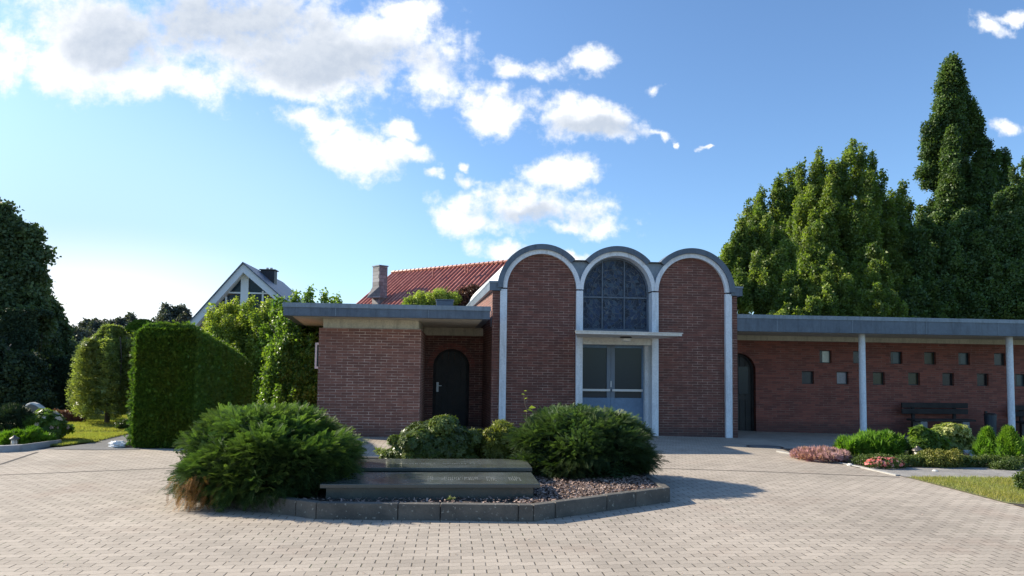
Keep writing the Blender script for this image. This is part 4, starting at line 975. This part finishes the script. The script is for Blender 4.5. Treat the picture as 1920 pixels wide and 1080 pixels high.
for i, (px, py, sz, lb_) in enumerate([(1646, 878, .05, 'pale stone below the box edging in front of the pink flowers'), (1597, 873, .05, 'pale stone at the left end of the box edging beside the heather'), (1757, 884, .04, 'pale stone on the gravel path below the sedum clump')]):
    b = at(px, py, z=.01); g = G(); g.lathe((b[0], b[1]+.05, 0), [(sz, 0), (sz*1.1, sz*.4), (sz*.5, sz*.8)], 9); meta(g.build('bed_stone', 'stone_light', base=(b[0], b[1]+.05, 0)), lb_, 'stone', 'pale stones under the box edging')
low_plant('low_evergreen', 1932, 925, 34, 34, 500, CLP, .06, 'leaf_box', 'dark green shrub cut by the right edge at the lawn corner', 'shrub', 59, Y=9.0)
# lawn blades
def grass(name, poly, n, size, seed, z=.01):
    rng = rs(seed); P = pts_in(poly, n, rng); T = (np.array([(-.06, 0, 0), (.06, 0, 0), (.03, .1, .6), (.0, .3, 1.0)]), [(0, 1, 2, 3)])
    return meta(scatter(name, T, np.c_[P, np.full(n, z)], np.tile([0, 0, 1.0], (n, 1)), size, 'grass', rng=rng, jit=.35), kind='stuff')
grass('lawn', [(6.98, 10.15), (6.94, 9.0), (6.9, 8.2), (7.6, 7.85), (10.5, 7.6), (10.5, 9.95)], 26000, .045, 61)
grass('lawn', gp((90, 838), (112, 838), (155, 832), (190, 829.5), (110, 829.5)), 5000, .05, 62)
grass('lawn', gp((112, 827), (188, 827), (245, 813.5), (112, 813.5)), 14000, .05, 63)
grass('lawn', gp((112, 811), (250, 811), (250, 780), (112, 780)), 24000, .07, 64)

# ================================================================== LEFT SIDE
# clipped hedge block, near end facing the yard, dropping towards its far end
rng = rs(71); n_ = 62000
th_ = thing('clipped_hedge', (-5.45, 13.8, 0), 'tall sharply clipped green hedge block beside the path, lower at its far end', 'hedge')
hx0, hx1, hy0, hy1 = -5.98, -4.93, 13.72, 17.55
def htop(y): return np.interp(y, [13.7, 14.2, 15.6, 16.9, 17.4, 17.6], [2.26, 2.19, 2.0, 1.79, 1.66, 1.50])
m4 = rng.uniform(0, 1, n_); P = np.zeros((n_, 3)); D = np.zeros((n_, 3))
A = m4 < .27; B2 = (m4 >= .27) & (m4 < .72); C2 = (m4 >= .72) & (m4 < .86); E2 = m4 >= .86
def yy_(k): return hy0+(hy1-hy0)*rng.uniform(0, 1, k)**1.5
rnd = .10
P[A] = np.c_[rng.uniform(hx0, hx1, A.sum()), hy0+rng.normal(0, .02, A.sum()), rng.uniform(.02, 2.26, A.sum())]; D[A] = (0, -1, .35)
y = yy_(B2.sum()); P[B2] = np.c_[hx1+rng.normal(0, .02, len(y)), y, rng.uniform(.02, 1, len(y))*htop(y)]; D[B2] = (1, 0, .35)
y = yy_(C2.sum()); P[C2] = np.c_[rng.uniform(hx0, hx1, len(y)), y, htop(y)+rng.normal(.01, .04, len(y))]; D[C2] = (0, 0, 1)
y = yy_(E2.sum()); P[E2] = np.c_[hx0+rng.normal(-.01, .045, len(y)), y, rng.uniform(.02, 1, len(y))*htop(y)]; D[E2] = (-1, 0, .35)
top = P[:, 2]-htop(P[:, 1])+.14; k = top > 0   # soft shoulders
P[k, 0] += np.where(P[k, 0] > -5.45, -1, 1)*np.clip(top[k], 0, .14)*.5*(np.abs(P[k, 0]+5.45) > .4); P[k, 1] += (P[k, 1] < 13.9)*top[k]*.4
scatter('foliage', [T_fan(5, 1, .2, 1.0), T_fan(4, 1, .24, .7)], P, D, .065, 'leaf_hedge', th_, rng=rng, jit=.38)
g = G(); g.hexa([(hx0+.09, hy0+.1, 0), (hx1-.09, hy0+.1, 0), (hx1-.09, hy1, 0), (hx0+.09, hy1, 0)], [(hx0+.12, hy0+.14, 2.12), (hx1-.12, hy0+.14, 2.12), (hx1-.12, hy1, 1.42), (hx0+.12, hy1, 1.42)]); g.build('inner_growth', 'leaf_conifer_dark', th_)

def tree(name, label, blobs, k, r, n, size, m, base, h, tr, seed, asp=1.0, cat='tree', group=None, tpl=None, limbs=5, spread=1.2, **kw):
    t = thing(name, base, label, cat, group); crown('crown', blobs, k, r, n, size, m, t, seed=seed, asp=asp, tpl=tpl, **kw)
    trunk(t, base, h, tr, seed, limbs, spread); return t
BC = [T_clump(7, s, .5, .34, .5) for s in range(5)]
def bl(px, py, Y, rxp, rzp, ry=None):   # ellipsoid whose middle and half sizes were measured on the photograph at depth Y
    c = at(px, py, Y=Y); k = F_/Y; return (c[0], Y, c[2], rxp/k, ry if ry else rxp/k*.8, rzp/k)
# weeping tree
wb = at(200, 795, z=.02)
t = thing('weeping_tree', (wb[0], wb[1], 0), 'small weeping tree with pale sunlit hanging branches left of the clipped hedge', 'tree')
rng = rs(75); Wn = 15000; z = rng.uniform(0, 1, Wn)**.8; a = rng.uniform(0, 6.283, Wn); Yt = wb[1]; kx = F_/Yt
cz = at(200, 612, Y=Yt)[2]; bz = at(200, 775, Y=Yt)[2]; R0 = 66/kx
rr = R0*np.sqrt(np.clip(1-(z-.18)**2*1.15, .05, 1))*np.where(z > .85, .75, 1)*(.80+.16*np.sin(a*7+2+z*2)+.12*np.sin(a*3))*rng.uniform(.68, 1.12, Wn)
rr = np.where(z > .8, rr*(1-(z-.8)*2.4), rr)
P = np.c_[wb[0]+rr*np.cos(a), wb[1]+rr*np.sin(a), bz+(cz-bz)*z+.12*np.sin(a*9)*(z < .3)]; D = np.c_[np.cos(a)*.4, np.sin(a)*.4, -1.0*np.ones(Wn)]
scatter('crown', [T_rosette(5, 1, .45, .5), T_clump(4, 3)], P, D, .085, 'leaf_weeping', t, rng=rng, jit=.45, vary=.3+.5*((np.floor(a*7)*.37) % 1))
g = G(); g.tube([(wb[0], wb[1], -.05), (wb[0]+.03, wb[1], 1.0), (wb[0]-.03, wb[1], 2.1)], [.07, .05, .035], 8)
for i in range(16):
    aa = i*.4; g.tube([(wb[0], wb[1], 2.0), (wb[0]+R0*.5*math.cos(aa), wb[1]+R0*.5*math.sin(aa), 2.25), (wb[0]+R0*.62*math.cos(aa), wb[1]+R0*.62*math.sin(aa), 1.7), (wb[0]+R0*.62*math.cos(aa), wb[1]+R0*.62*math.sin(aa), .9)], [.025, .015, .01, .005], 5)
g.build('trunk', 'bark', t)
HB = [T_clump(5, 20+s, .5, .34, .5) for s in range(5)]
def leaders(prof, base, Y0, depth, n, rxp, rzp, seed, low=.92, pw=.9, cols=(), tip=.34):
    """upright columns of leaf masses, narrow at the tip: the back ones reach the outline of the crown, the front ones stand lower"""
    rng = rs(seed); xs = [p[0] for p in prof]; ys = [p[1] for p in prof]; out = []; C_ = [(c[0], c[1], c[2] if len(c) > 2 else rxp, rng.uniform(-.4, .4)) for c in cols]
    for i in range(n):
        px = rng.uniform(xs[0], xs[-1]); top = np.interp(px, xs, ys); t = rng.uniform(0, 1)**pw*low
        C_.append((px, top+t*(base-top)+rng.uniform(-4, 16), rxp*rng.uniform(.7, 1.25), -math.sin(t*1.5)*depth+rng.uniform(-.4, .4)))
    for (px, top, w_, dY) in C_:
        y = top+rzp*.35; k = 0; L = rng.uniform(2.2, 4.2)*rzp
        while y < min(base, top+L) or k < 2:
            f = min(1, tip+(1-tip)*(y-top)/(rzp*2.4)); a = w_*f*rng.uniform(.6, 1.35); Y = Y0+dY
            out.append(bl(px+rng.normal(0, w_*.28), y, Y, a, rzp*.42*rng.uniform(.8, 1.25), a*Y/F_)); y += rzp*.5; k += 1
    return out
def leader_tree(label, prof, base, Y0, depth, nl, rxp, rzp, nleaf, size, m, trunk_px, h, tr, seed, name='hornbeam_tree', tpl=None, nfill=.22, taper=.6, low=.92, cols=(), group='trees behind the right wing', spread=1.3, tip=.34):
    t = thing(name, (at(trunk_px, 690, Y=Y0)[0], Y0, 0), label, 'tree', group); rng = rs(seed)
    L = leaders(prof, base, Y0, depth, nl, rxp, rzp, seed+5, low, cols=cols, tip=tip)
    p, d, tv = shell(L, nleaf, rng, .15, 1.05, fuzz=.16)
    nf = int(nleaf*nfill); fb_ = leaders([(a_, b_+(base-b_)*.16+12) for a_, b_ in prof], base, Y0+1.2, depth*.5, 30, rxp*1.5, rzp*1.2, seed+9, .95)
    fb_ = [(b[0], b[1], b[2]-b[5]*.35, b[3], b[4], b[5]) for b in fb_]
    p2, d2, t2 = shell(fb_, nf, rng, .1, .9); P = np.vstack([p, p2]); D = np.vstack([d, d2]); V = .5+(np.concatenate([tv, t2*.5])-.5)*1.0
    scatter('crown', tpl or HB, P, D+[0, 0, .5], size, m, t, rng=rng, jit=.8, vary=V)
    # upright twigs at the tips of the masses
    Q = []
    for b in L:
        if rng.uniform() < .45: continue
        for q in range(1):
            x0, y0 = b[0]+rng.normal(0, b[3]*.4), b[1]+rng.normal(0, b[4]*.3); k = rng.randint(7, 13); hh = b[5]*rng.uniform(.35, .8)
            for j in range(k): Q.append((x0+rng.normal(0, .04), y0+rng.normal(0, .04), b[2]+b[5]*.75+hh*j/k))
    Q = np.array(Q); scatter('twigs', [T_leaf(1, .6), T_leaf(1, .5, .3)], Q, np.tile([0, 0, .3], (len(Q), 1)), size*.85, m, t, rng=rng, jit=.9)
    trunk(t, (at(trunk_px, 690, Y=Y0)[0], Y0, 0), h, tr, seed, 6, spread); return t
# big dark trees at the left edge
DK = 'dark trees on the left'
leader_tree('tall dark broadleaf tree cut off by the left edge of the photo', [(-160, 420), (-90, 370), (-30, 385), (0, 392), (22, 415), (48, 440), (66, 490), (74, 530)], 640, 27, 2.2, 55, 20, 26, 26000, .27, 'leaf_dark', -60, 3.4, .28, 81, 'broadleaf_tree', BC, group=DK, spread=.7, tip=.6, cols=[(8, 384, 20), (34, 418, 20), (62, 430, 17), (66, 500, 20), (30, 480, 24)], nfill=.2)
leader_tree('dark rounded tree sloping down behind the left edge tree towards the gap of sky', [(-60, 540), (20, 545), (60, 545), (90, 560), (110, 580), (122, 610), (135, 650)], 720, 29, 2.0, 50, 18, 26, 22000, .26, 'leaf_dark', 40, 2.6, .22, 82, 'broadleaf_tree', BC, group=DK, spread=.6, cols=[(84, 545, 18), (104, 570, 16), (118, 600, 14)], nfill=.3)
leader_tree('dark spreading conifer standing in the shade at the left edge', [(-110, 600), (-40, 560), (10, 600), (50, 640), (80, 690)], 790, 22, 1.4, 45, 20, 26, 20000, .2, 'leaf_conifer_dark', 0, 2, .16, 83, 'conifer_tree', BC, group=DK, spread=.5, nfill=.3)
# dark hedge wall along the back of the graves
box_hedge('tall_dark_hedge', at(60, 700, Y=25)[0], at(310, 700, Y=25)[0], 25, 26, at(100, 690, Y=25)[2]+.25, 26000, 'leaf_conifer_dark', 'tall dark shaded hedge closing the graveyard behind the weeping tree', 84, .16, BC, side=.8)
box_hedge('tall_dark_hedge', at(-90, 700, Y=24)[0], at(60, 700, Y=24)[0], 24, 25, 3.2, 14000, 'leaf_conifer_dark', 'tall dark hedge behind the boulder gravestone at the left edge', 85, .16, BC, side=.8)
g = G(); xa, xb = at(-90, 700, Y=25.6)[0], at(310, 700, Y=25.6)[0]
# distant trees
DT = 'distant trees on the skyline'
leader_tree('dark grey-green distant tree on the skyline left of the dome-topped bush', [(155, 604), (172, 590), (192, 574), (212, 580), (232, 582), (252, 596)], 650, 48, 2, 34, 9, 12, 7000, .34, 'leaf_far', 205, 3.5, .2, 86, 'distant_tree', BC, group=DT)
leader_tree('dark grey-green distant tree on the skyline beside the white gabled house', [(262, 602), (285, 590), (305, 576), (325, 572), (345, 580), (362, 598)], 655, 50, 2, 34, 9, 12, 7000, .34, 'leaf_far', 318, 3.5, .2, 87, 'distant_tree', BC, group=DT)
tree('distant_tree', 'low distant tree seen in the gap right of the dark left trees', [bl(140, 650, 46, 34, 26)], 20, .5, 4500, .28, 'leaf_far', (at(140, 660, Y=46)[0], 46, 0), 2.5, .15, 88, group='distant trees on the skyline', tpl=BC, jit=1)
# topiary dome
c = at(268, 625, Y=24); t = thing('dome_topiary', (c[0], 24, 0), 'smooth dome-clipped bush showing above the left shoulder of the tall hedge', 'topiary')
rng = rs(89); p, d, tv = shell([(c[0], 24, c[2]-.35, 36/F_*24, .66, 24/F_*24+.35)], 12000, rng, .93, 1.0); scatter('foliage', FAN, p, d, .07, 'leaf_hedge', t, rng=rng, jit=.4)
g = G(); g.lathe((c[0], 24, 0), [(.1, 0), (.1, c[2]-.6), (.55, c[2]-.55), (.55, c[2]-.2), (.3, c[2]+.05)], 14); g.build('trunk', 'leaf_conifer_dark', t)
# beech masses behind the clipped hedge
leader_tree('bright yellow-green clipped beech in front of the white gabled house', [(378, 612), (395, 575), (420, 562), (455, 557), (490, 556), (515, 566), (535, 580)], 790, 21, 1.5, 120, 15, 26, 46000, .125, 'leaf_beech', 450, 1.8, .1, 91, 'beech_bush', [T_clump(5, s, .5, .32, .5) for s in range(4)], group='garden trees behind the clipped hedge', cols=[(390, 590, 11), (410, 568, 12), (440, 560, 13), (470, 556, 13), (500, 558, 12)], nfill=.4)
leader_tree('fresh green leafy tree overhanging the left corner of the flat roof', [(500, 600), (515, 565), (545, 550), (575, 544), (605, 550), (628, 556), (645, 578)], 800, 19.8, 1.2, 120, 13, 28, 36000, .13, 'leaf_fresh', 565, 1.8, .09, 92, 'hornbeam_tree', [T_clump(5, s, .55, .4, .55) for s in range(4)], group='garden trees behind the clipped hedge', cols=[(520, 560, 11), (552, 548, 11), (580, 541, 11), (608, 550, 9), (632, 556, 7)], nfill=.3)
low = [bl(520, 780, 22, 60, 70), bl(590, 760, 22, 40, 90)]
t = thing('dark_shrub', (low[0][0], 22, 0), 'dark shrub in deep shade between the clipped hedge and the brick block', 'shrub'); crown('crown', low, 40, .25, 14000, .14, 'leaf_conifer_dark', t, seed=93, tpl=BC)
trunk(t, (low[0][0], 22, 0), 1, .08, 93)
# shrubs seen above the left flat roof
tree('garden_shrub', 'pale yellow-green shrub in front of the red tiled roof', [bl(815, 572, 25, 50, 24), bl(780, 585, 25, 40, 16)], 30, .2, 9000, .10, 'leaf_beech', (at(815, 600, Y=25)[0], 25, 0), 3.2, .08, 94, tpl=CLP)
tree('garden_shrub', 'dark copper-leaved shrub between the pale shrub and the chapel eave', [bl(872, 570, 25.5, 36, 24), bl(895, 562, 25.5, 22, 18)], 26, .2, 6000, .11, 'leaf_copper', (at(872, 600, Y=25.5)[0], 25.5, 0), 3.2, .08, 95, tpl=CLP)
# grave plants, kerb and stones at the left edge
low_plant('round_conifer', 5, 835, 62, 64, 2600, FAN, .10, 'leaf_conifer_dark', 'round blue-green conifer at the left edge beside the rose bush', 'conifer', 101, Y=14.4, dep=.9)
low_plant('creeping_conifer', 28, 844, 85, 24, 1500, FAN, .10, 'leaf_bright', 'low creeping bright green conifer along the granite kerb', 'conifer', 102, Y=13.9, dep=.5)
low_plant('rose_bush', 68, 838, 74, 56, 2000, [T_rosette(5, 1, .55, .3)], .07, 'leaf_fresh', 'bushy rose with pale pink and white blossoms in front of the boulder gravestone', 'rose bush', 103, Y=14.6, extra=('petal_rose', 70, .045, 'blossom'))
c = at(62, 781, Y=17.5); t = thing('boulder_gravestone', (c[0], 17.5, 0), 'dark rounded boulder gravestone with a bright rim behind the rose bush', 'gravestone')
prof = [(-24, 15), (-22, -5), (-12, -23), (-3, -27), (6, -24), (16, -17), (23, -12), (26, -2), (24, 12), (20, 20), (-20, 22)]
k = 17.5/F_; g = G(); g.prism([(c[0]+a*k, c[2]-b*k-.02) for a, b in prof], 17.45, 17.62); g.build('stone_rim', 'stone_light', t, bevel=.03)
g = G(); g.prism([(c[0]+a*k*.9, c[2]-b*k*.9-.025) for a, b in prof], 17.42, 17.46); g.build('stone_face', 'boulder', t, bevel=.012)
g = G(); g.box(c[0]-.3, c[0]+.3, 17.42, 17.66, -.02, c[2]-.25); g.build('plinth', 'boulder', t)
box_hedge('low_red_hedge', at(92, 795, Y=19)[0], at(158, 795, Y=19)[0], 19, 19.3, .28, 2500, 'leaf_redhedge', 'low reddish-brown clipped hedge in front of the dark hedge', 104, .07)
low_plant('low_evergreen', 228, 815, 30, 20, 500, CLP, .07, 'leaf_box', 'small green shrub at the foot of the tall clipped hedge beside the path', 'shrub', 105, Y=17.0)
lantern(26, 841, .85, 'glass grave lantern behind the pale granite kerb at the left edge', .01)
lantern(106, 808, .9, 'grave lantern right of the rose bush, standing on the lawn edge', .01)
kp = [at(0, 848, z=0), at(36, 846, z=0), at(108, 836, z=0)]; g = G()
for a, b in zip(kp[:-1], kp[1:]): g.hexa([(a[0], a[1], -.03), (b[0], b[1], -.03), (b[0]+.0, b[1]+.12, -.03), (a[0], a[1]+.12, -.03)], [(a[0], a[1], .11), (b[0], b[1], .11), (b[0], b[1]+.12, .11), (a[0], a[1]+.12, .11)])
a = kp[0]; g.hexa([(a[0]-3, a[1]-.3, -.03), (a[0], a[1], -.03), (a[0], a[1]+.12, -.03), (a[0]-3, a[1]-.18, -.03)], [(a[0]-3, a[1]-.3, .11), (a[0], a[1], .11), (a[0], a[1]+.12, .11), (a[0]-3, a[1]-.18, .11)])
meta(g.build('granite_kerb', 'granite_kerb', base=(kp[1][0], kp[1][1], 0)), 'pale grey granite kerb of the flower bed at the left edge', 'kerb')
# rubbish bags by the hedge
b = at(222, 842, z=.0)
def bag(x, y, s, m, label, seed, nm='plastic_bag'):
    bm = bmesh.new(); bmesh.ops.create_icosphere(bm, subdivisions=3, radius=1); r = rs(seed); ph = r.uniform(0, 6, 6)
    for q in bm.verts:
        c = q.co; f = 1+.2*math.sin(c.x*5+ph[0])*math.sin(c.y*4+ph[1])+.13*math.sin(c.z*9+ph[2]+c.x*7)+r.uniform(-.03, .03)
        q.co = Vector((c.x*s[0]*f, c.y*s[1]*f, max(-.9, c.z)*s[2]*f))
    me = bpy.data.meshes.new(nm); bm.to_mesh(me); bm.free(); me.transform(Matrix.Translation((x, y, s[2]*.85)))
    meta(link(nm, me, m, base=(x, y, 0)), label, 'bag', 'crumpled bags by the path')
bag(b[0]-.12, b[1]+.25, (.16, .12, .07), 'bag_white', 'flat crumpled white plastic bag lying on the path at the foot of the tall hedge', 1)
bag(b[0]+.13, b[1]+.5, (.14, .12, .13), 'bag_white', 'upright pale bag leaning at the hedge behind the pink one', 3)
bag(b[0]+.04, b[1]+.35, (.12, .08, .05), 'bag_pink', 'small pinkish bag between the two white bags by the hedge', 2)

# ================================================================== HOUSES
# red tiled house: ridge and slopes set out from the surveyed ridge line
rl_, rr_ = at(735, 513, Y=47.5), at(946, 491, Y=41.5)
RL = Vector(rl_); RR = Vector(rr_); RR.z = RL.z = (RL.z+RR.z)/2; e = (RR-RL).normalized(); RR = RR+e*3.5; perp = Vector((e.y, -e.x, 0)).normalized()
if perp.y > 0: perp = -perp
hs = thing('red_roofed_house', (RL.x, RL.y-3, 0), 'house with a large red tiled roof and slate-clad chimney behind the left wing', 'house')
run = 6.0; drop = run*math.tan(R_(37)); W = (RR-RL).length
nrow, ncol = 1, int(W/.05)
def roof_plane(a, b, dirv, run, drop, name, nv=22):
    me = bpy.data.meshes.new(name); V, Fc, U = [], [], []; nc = int((b-a).length/.05); L = math.hypot(run, drop)
    nml = Vector((dirv.x*drop, dirv.y*drop, run)).normalized()
    for j in range(nv+1):
        for i in range(nc+1):
            u_ = (b-a).length*i/nc; s = L*j/nv; hgt = .06*math.sin(2*math.pi*u_/.34)
            p = a+e*u_+dirv*(run*j/nv)-Vector((0, 0, drop*j/nv))+nml*hgt; V.append(tuple(p)); U.append((u_, s))
    for j in range(nv):
        for i in range(nc): k = j*(nc+1)+i; Fc.append((k, k+1, k+nc+2, k+nc+1))
    me.from_pydata(V, [], Fc); uvl = me.uv_layers.new(name='UVMap')
    for l in me.loops: uvl.data[l.index].uv = U[l.vertex_index]
    for p in me.polygons: p.use_smooth = True
    return link(name, me, 'roof_tile', hs)
rf = roof_plane(RL, RR, perp, run, drop, 'roof'); roof_plane(RL+Vector((0, 0, -.01)), RR+Vector((0, 0, -.01)), -perp, run, drop, 'roof_back', 4)
g = G(); kk = 0
while kk < W-.3:
    p0 = RL+e*kk; p1 = RL+e*(kk+.33); g.tube([p0+Vector((0, 0, .03)), p1+Vector((0, 0, .05))], [.11, .13], 8); kk += .36
g.build('ridge_tiles', 'roof_tile', rf)
g = G(); q0 = RL+perp*(run-.5)-Vector((0, 0, drop)); q1 = RR+perp*(run-.5)-Vector((0, 0, drop)); q2 = RR-perp*(run-.5)-Vector((0, 0, drop)); q3 = RL-perp*(run-.5)-Vector((0, 0, drop))
for q in (q0, q3): q += e*.3
g.hexa([(q.x, q.y, 0) for q in (q0, q1, q2, q3)], [(q.x, q.y, q.z+.3) for q in (q0, q1, q2, q3)]); g.add([q0+Vector((0, 0, .3)), q3+Vector((0, 0, .3)), RL+e*.3-Vector((0, 0, .1))], [(0, 1, 2)]); g.build('wall', 'brick_far', hs)
ct, cb = at(713, 500, Y=43.8), at(713, 558, Y=43.8); cw = .36
def rbox(g, c, w_, d_, z0, z1, ang):
    ca, sa = math.cos(ang), math.sin(ang); P = [(c[0]+x*ca-y*sa, c[1]+x*sa+y*ca) for x, y in ((-w_, -d_), (w_, -d_), (w_, d_), (-w_, d_))]; return g.slab(P, z0, z1)
g = G(); rbox(g, ct, .30, .38, 3, ct[2]-.02, R_(38)); ch = g.build('chimney', 'slate', rf)
g = G(); rbox(g, ct, .34, .42, ct[2]-.019, ct[2]+.05, R_(38)); g.build('chimney_cap', 'zinc', ch)
g = G(); ca = math.atan2(e.y, e.x); 
low = [(ct[0]+x, ct[1]+y) for x, y in ((-.75, -.30), (.12, -.62), (.5, -.2), (-.2, .4))]; up = [(ct[0]+x, ct[1]+y) for x, y in ((-.44, -.12), (.03, -.5), (.42, -.12), (-.05, .4))]
g.hexa([(x, y, cb[2]-.05) for x, y in low], [(x, y, cb[2]+.65) for x, y in up]); g.build('chimney_skirt', 'slate', ch)
for px, py in ((812, 512), (873, 504), (878, 504)):
    p = at(px, py, Y=46-(px-735)/211*6+.0-.6); g = G(); g.tube([(p[0], p[1], p[2]-.25), (p[0], p[1], p[2]+.22)], .05, 8); g.build('roof_pipe', 'roof_tile', rf)
# white gabled house
Yg = 42.0; ap = at(461, 497, Y=Yg); lb = at(357, 612, Y=Yg); rbm = at(520, 549, Y=Yg); zb = lb[2]
sl_ = (ap[2]-zb)/(ap[0]-lb[0]); sr_ = (ap[2]-rbm[2])/(rbm[0]-ap[0]); rx_ = ap[0]+(ap[2]-zb)/sr_
gh = thing('gabled_house', (ap[0], Yg, 0), 'house with a steep white-framed glazed gable behind the bright beech', 'house')
g = G(); th2 = .42
g.prism([(lb[0], zb), (lb[0]+.38, zb-.1), (ap[0], ap[2]-.55), (ap[0], ap[2])], Yg-.55, Yg+.1); g.prism([(rx_, zb), (ap[0]+.001, ap[2]), (ap[0]+.001, ap[2]-.50), (rx_-.38, zb-.1)], Yg-.55, Yg+.1); g.build('bargeboard', 'plaster_white', gh)
g = G(); g.prism([(lb[0]-.05, zb+.02), (ap[0], ap[2]+.10), (ap[0], ap[2]+.01), (lb[0], zb)], Yg-.65, Yg+9); g.prism([(rx_+.05, zb+.02), (rx_, zb), (ap[0], ap[2]+.01), (ap[0], ap[2]+.10)], Yg-.65, Yg+9); g.build('roof', 'zinc', gh)
g = G(); g.prism([(lb[0]+.4, 0), (rx_-.4, 0), (rx_-.4, zb+.1), (ap[0], ap[2]-.5), (lb[0]+.4, zb+.1)], Yg+.11, Yg+9); g.build('wall', 'brick_far', gh)
g = G(); zt = ap[2]-.55; g.box(ap[0]-.22, ap[0]+.22, Yg-.1, Yg+.1, zb-1, zt); 
z1 = ap[2]-1.62
for s, slp in ((-1, sl_), (1, sr_)):
    xo = (zt-z1)/slp; xa, xb = sorted((ap[0]+s*.23, ap[0]+s*(xo+.1))); g.box(xa, xb, Yg-.06, Yg+.1, z1-.09, z1)
    for xx in (1.05, 1.75):
        zt2 = ap[2]-.62-xx*slp; g.box(ap[0]+s*xx-.05, ap[0]+s*xx+.05, Yg-.05, Yg+.1, zb-1, zt2)
g.build('gable_frame', 'white_sheen', gh)
for s, slp in ((-1, sl_), (1, sr_)):
    P = [(ap[0]+s*.22, z1+.01), (ap[0]+s*.22, zt-.1), (ap[0]+s*((zt-.1-z1)/slp+.1), z1+.01)]; g = G(); g.prism(P if s > 0 else P[::-1], Yg+.02, Yg+.06); g.build('pane', 'dark_glass', gh)
    for x0, x1 in ((.23, 1.0), (1.1, 1.7)):
        za, zb2 = ap[2]-.62-x0*slp, ap[2]-.62-x1*slp; P = [(ap[0]+s*x0, z1-2), (ap[0]+s*x1, z1-2), (ap[0]+s*x1, min(z1-.1, zb2)), (ap[0]+s*x0, min(z1-.1, za))]; g = G(); g.prism(P, Yg+.02, Yg+.06); g.build('pane', 'dark_glass', gh)
ct = at(505, 508, Y=45); g = G(); g.box(ct[0]-.42, ct[0]+.42, 44.6, 45.3, 4, ct[2]); ch = g.build('chimney', 'dark_metal', gh)
g = G(); g.box(ct[0]-.5, ct[0]+.5, 44.5, 45.4, ct[2]+.001, ct[2]+.05); g.build('chimney_cap', 'dark_metal', ch)
for dx in (-.12, .12): g = G(); g.tube([(ct[0]+dx, 45, ct[2]+.05), (ct[0]+dx, 45, ct[2]+.2)], .09, 10); g.build('chimney_pot', 'lantern_glass', ch)

# ================================================================== TREES ON THE RIGHT
leader_tree('large rounded hornbeam with upright twigs, highest of the pale green trees behind the right wing',
    [(1490, 345), (1515, 300), (1540, 300), (1570, 285), (1600, 268), (1635, 280), (1660, 330), (1690, 360), (1720, 400), (1735, 470)], 560, 34, 3.2, 75, 15, 40, 60000, .25, 'leaf_hornbeam', 1600, 6, .3, 111, cols=[(1503, 308, 13), (1520, 330, 12), (1541, 286, 14), (1562, 312, 12), (1583, 284, 13), (1601, 262, 14), (1618, 270, 12), (1634, 292, 13), (1652, 325, 12), (1668, 362, 12), (1690, 342, 10), (1706, 372, 11), (1724, 425, 12)])
leader_tree('sunlit yellow-green hornbeam nearest to the chapel arches',
    [(1352, 500), (1365, 450), (1385, 425), (1410, 405), (1440, 410), (1470, 430), (1500, 470)], 570, 29, 2.2, 50, 13, 34, 34000, .21, 'leaf_hornbeam', 1430, 4.5, .2, 112, cols=[(1358, 478, 10), (1374, 440, 11), (1392, 410, 11), (1412, 396, 11), (1436, 408, 11), (1456, 425, 11)])
leader_tree('paler hornbeam set back behind the left shoulder of the tall hornbeam',
    [(1385, 430), (1400, 385), (1430, 360), (1460, 335), (1500, 330), (1530, 340)], 520, 40, 2.0, 36, 15, 40, 20000, .28, 'leaf_hornbeam', 1460, 6, .25, 113, cols=[(1402, 378, 12), (1428, 352, 12), (1450, 330, 13), (1470, 322, 12), (1492, 318, 12)])
leader_tree('low bushy hornbeam with bright shoots just above the right wing roof',
    [(1450, 560), (1480, 520), (1520, 510), (1550, 480), (1580, 500), (1620, 520), (1645, 470), (1670, 520), (1710, 560)], 600, 27, 1.4, 50, 11, 26, 28000, .19, 'leaf_hornbeam', 1590, 3.5, .15, 114, cols=[(1640, 462, 12), (1655, 480, 11), (1530, 500, 11), (1565, 478, 11), (1478, 515, 10)])
leader_tree('tall dark columnar oak rising to the highest point on the right',
    [(1728, 360), (1736, 300), (1748, 290), (1758, 290), (1766, 220), (1778, 180), (1792, 170), (1806, 210), (1815, 240), (1830, 240), (1842, 260), (1852, 270), (1862, 290), (1872, 330), (1884, 290), (1894, 350), (1905, 420)], 560, 37, 2.6, 70, 13, 36, 62000, .27, 'leaf_oak', 1810, 14, .35, 115, 'columnar_oak', BC, low=.85, tip=.62, nfill=.12, cols=[(1740, 240, 11), (1752, 212, 9), (1766, 150, 13), (1780, 106, 13), (1796, 118, 10), (1806, 165, 11), (1819, 185, 12), (1836, 205, 11), (1850, 262, 12), (1864, 290, 10), (1884, 284, 9), (1896, 345, 10)])
leader_tree('dark shaded broadleaf tree filling the right edge below the columnar oak',
    [(1690, 480), (1720, 400), (1760, 400), (1830, 400), (1880, 350), (1920, 320), (1960, 330), (2040, 400)], 600, 32, 2.4, 100, 20, 38, 66000, .25, 'leaf_oak', 1860, 5, .3, 116, 'broadleaf_tree', BC, nfill=.3, cols=[(1905, 318, 12), (1925, 300, 12)])
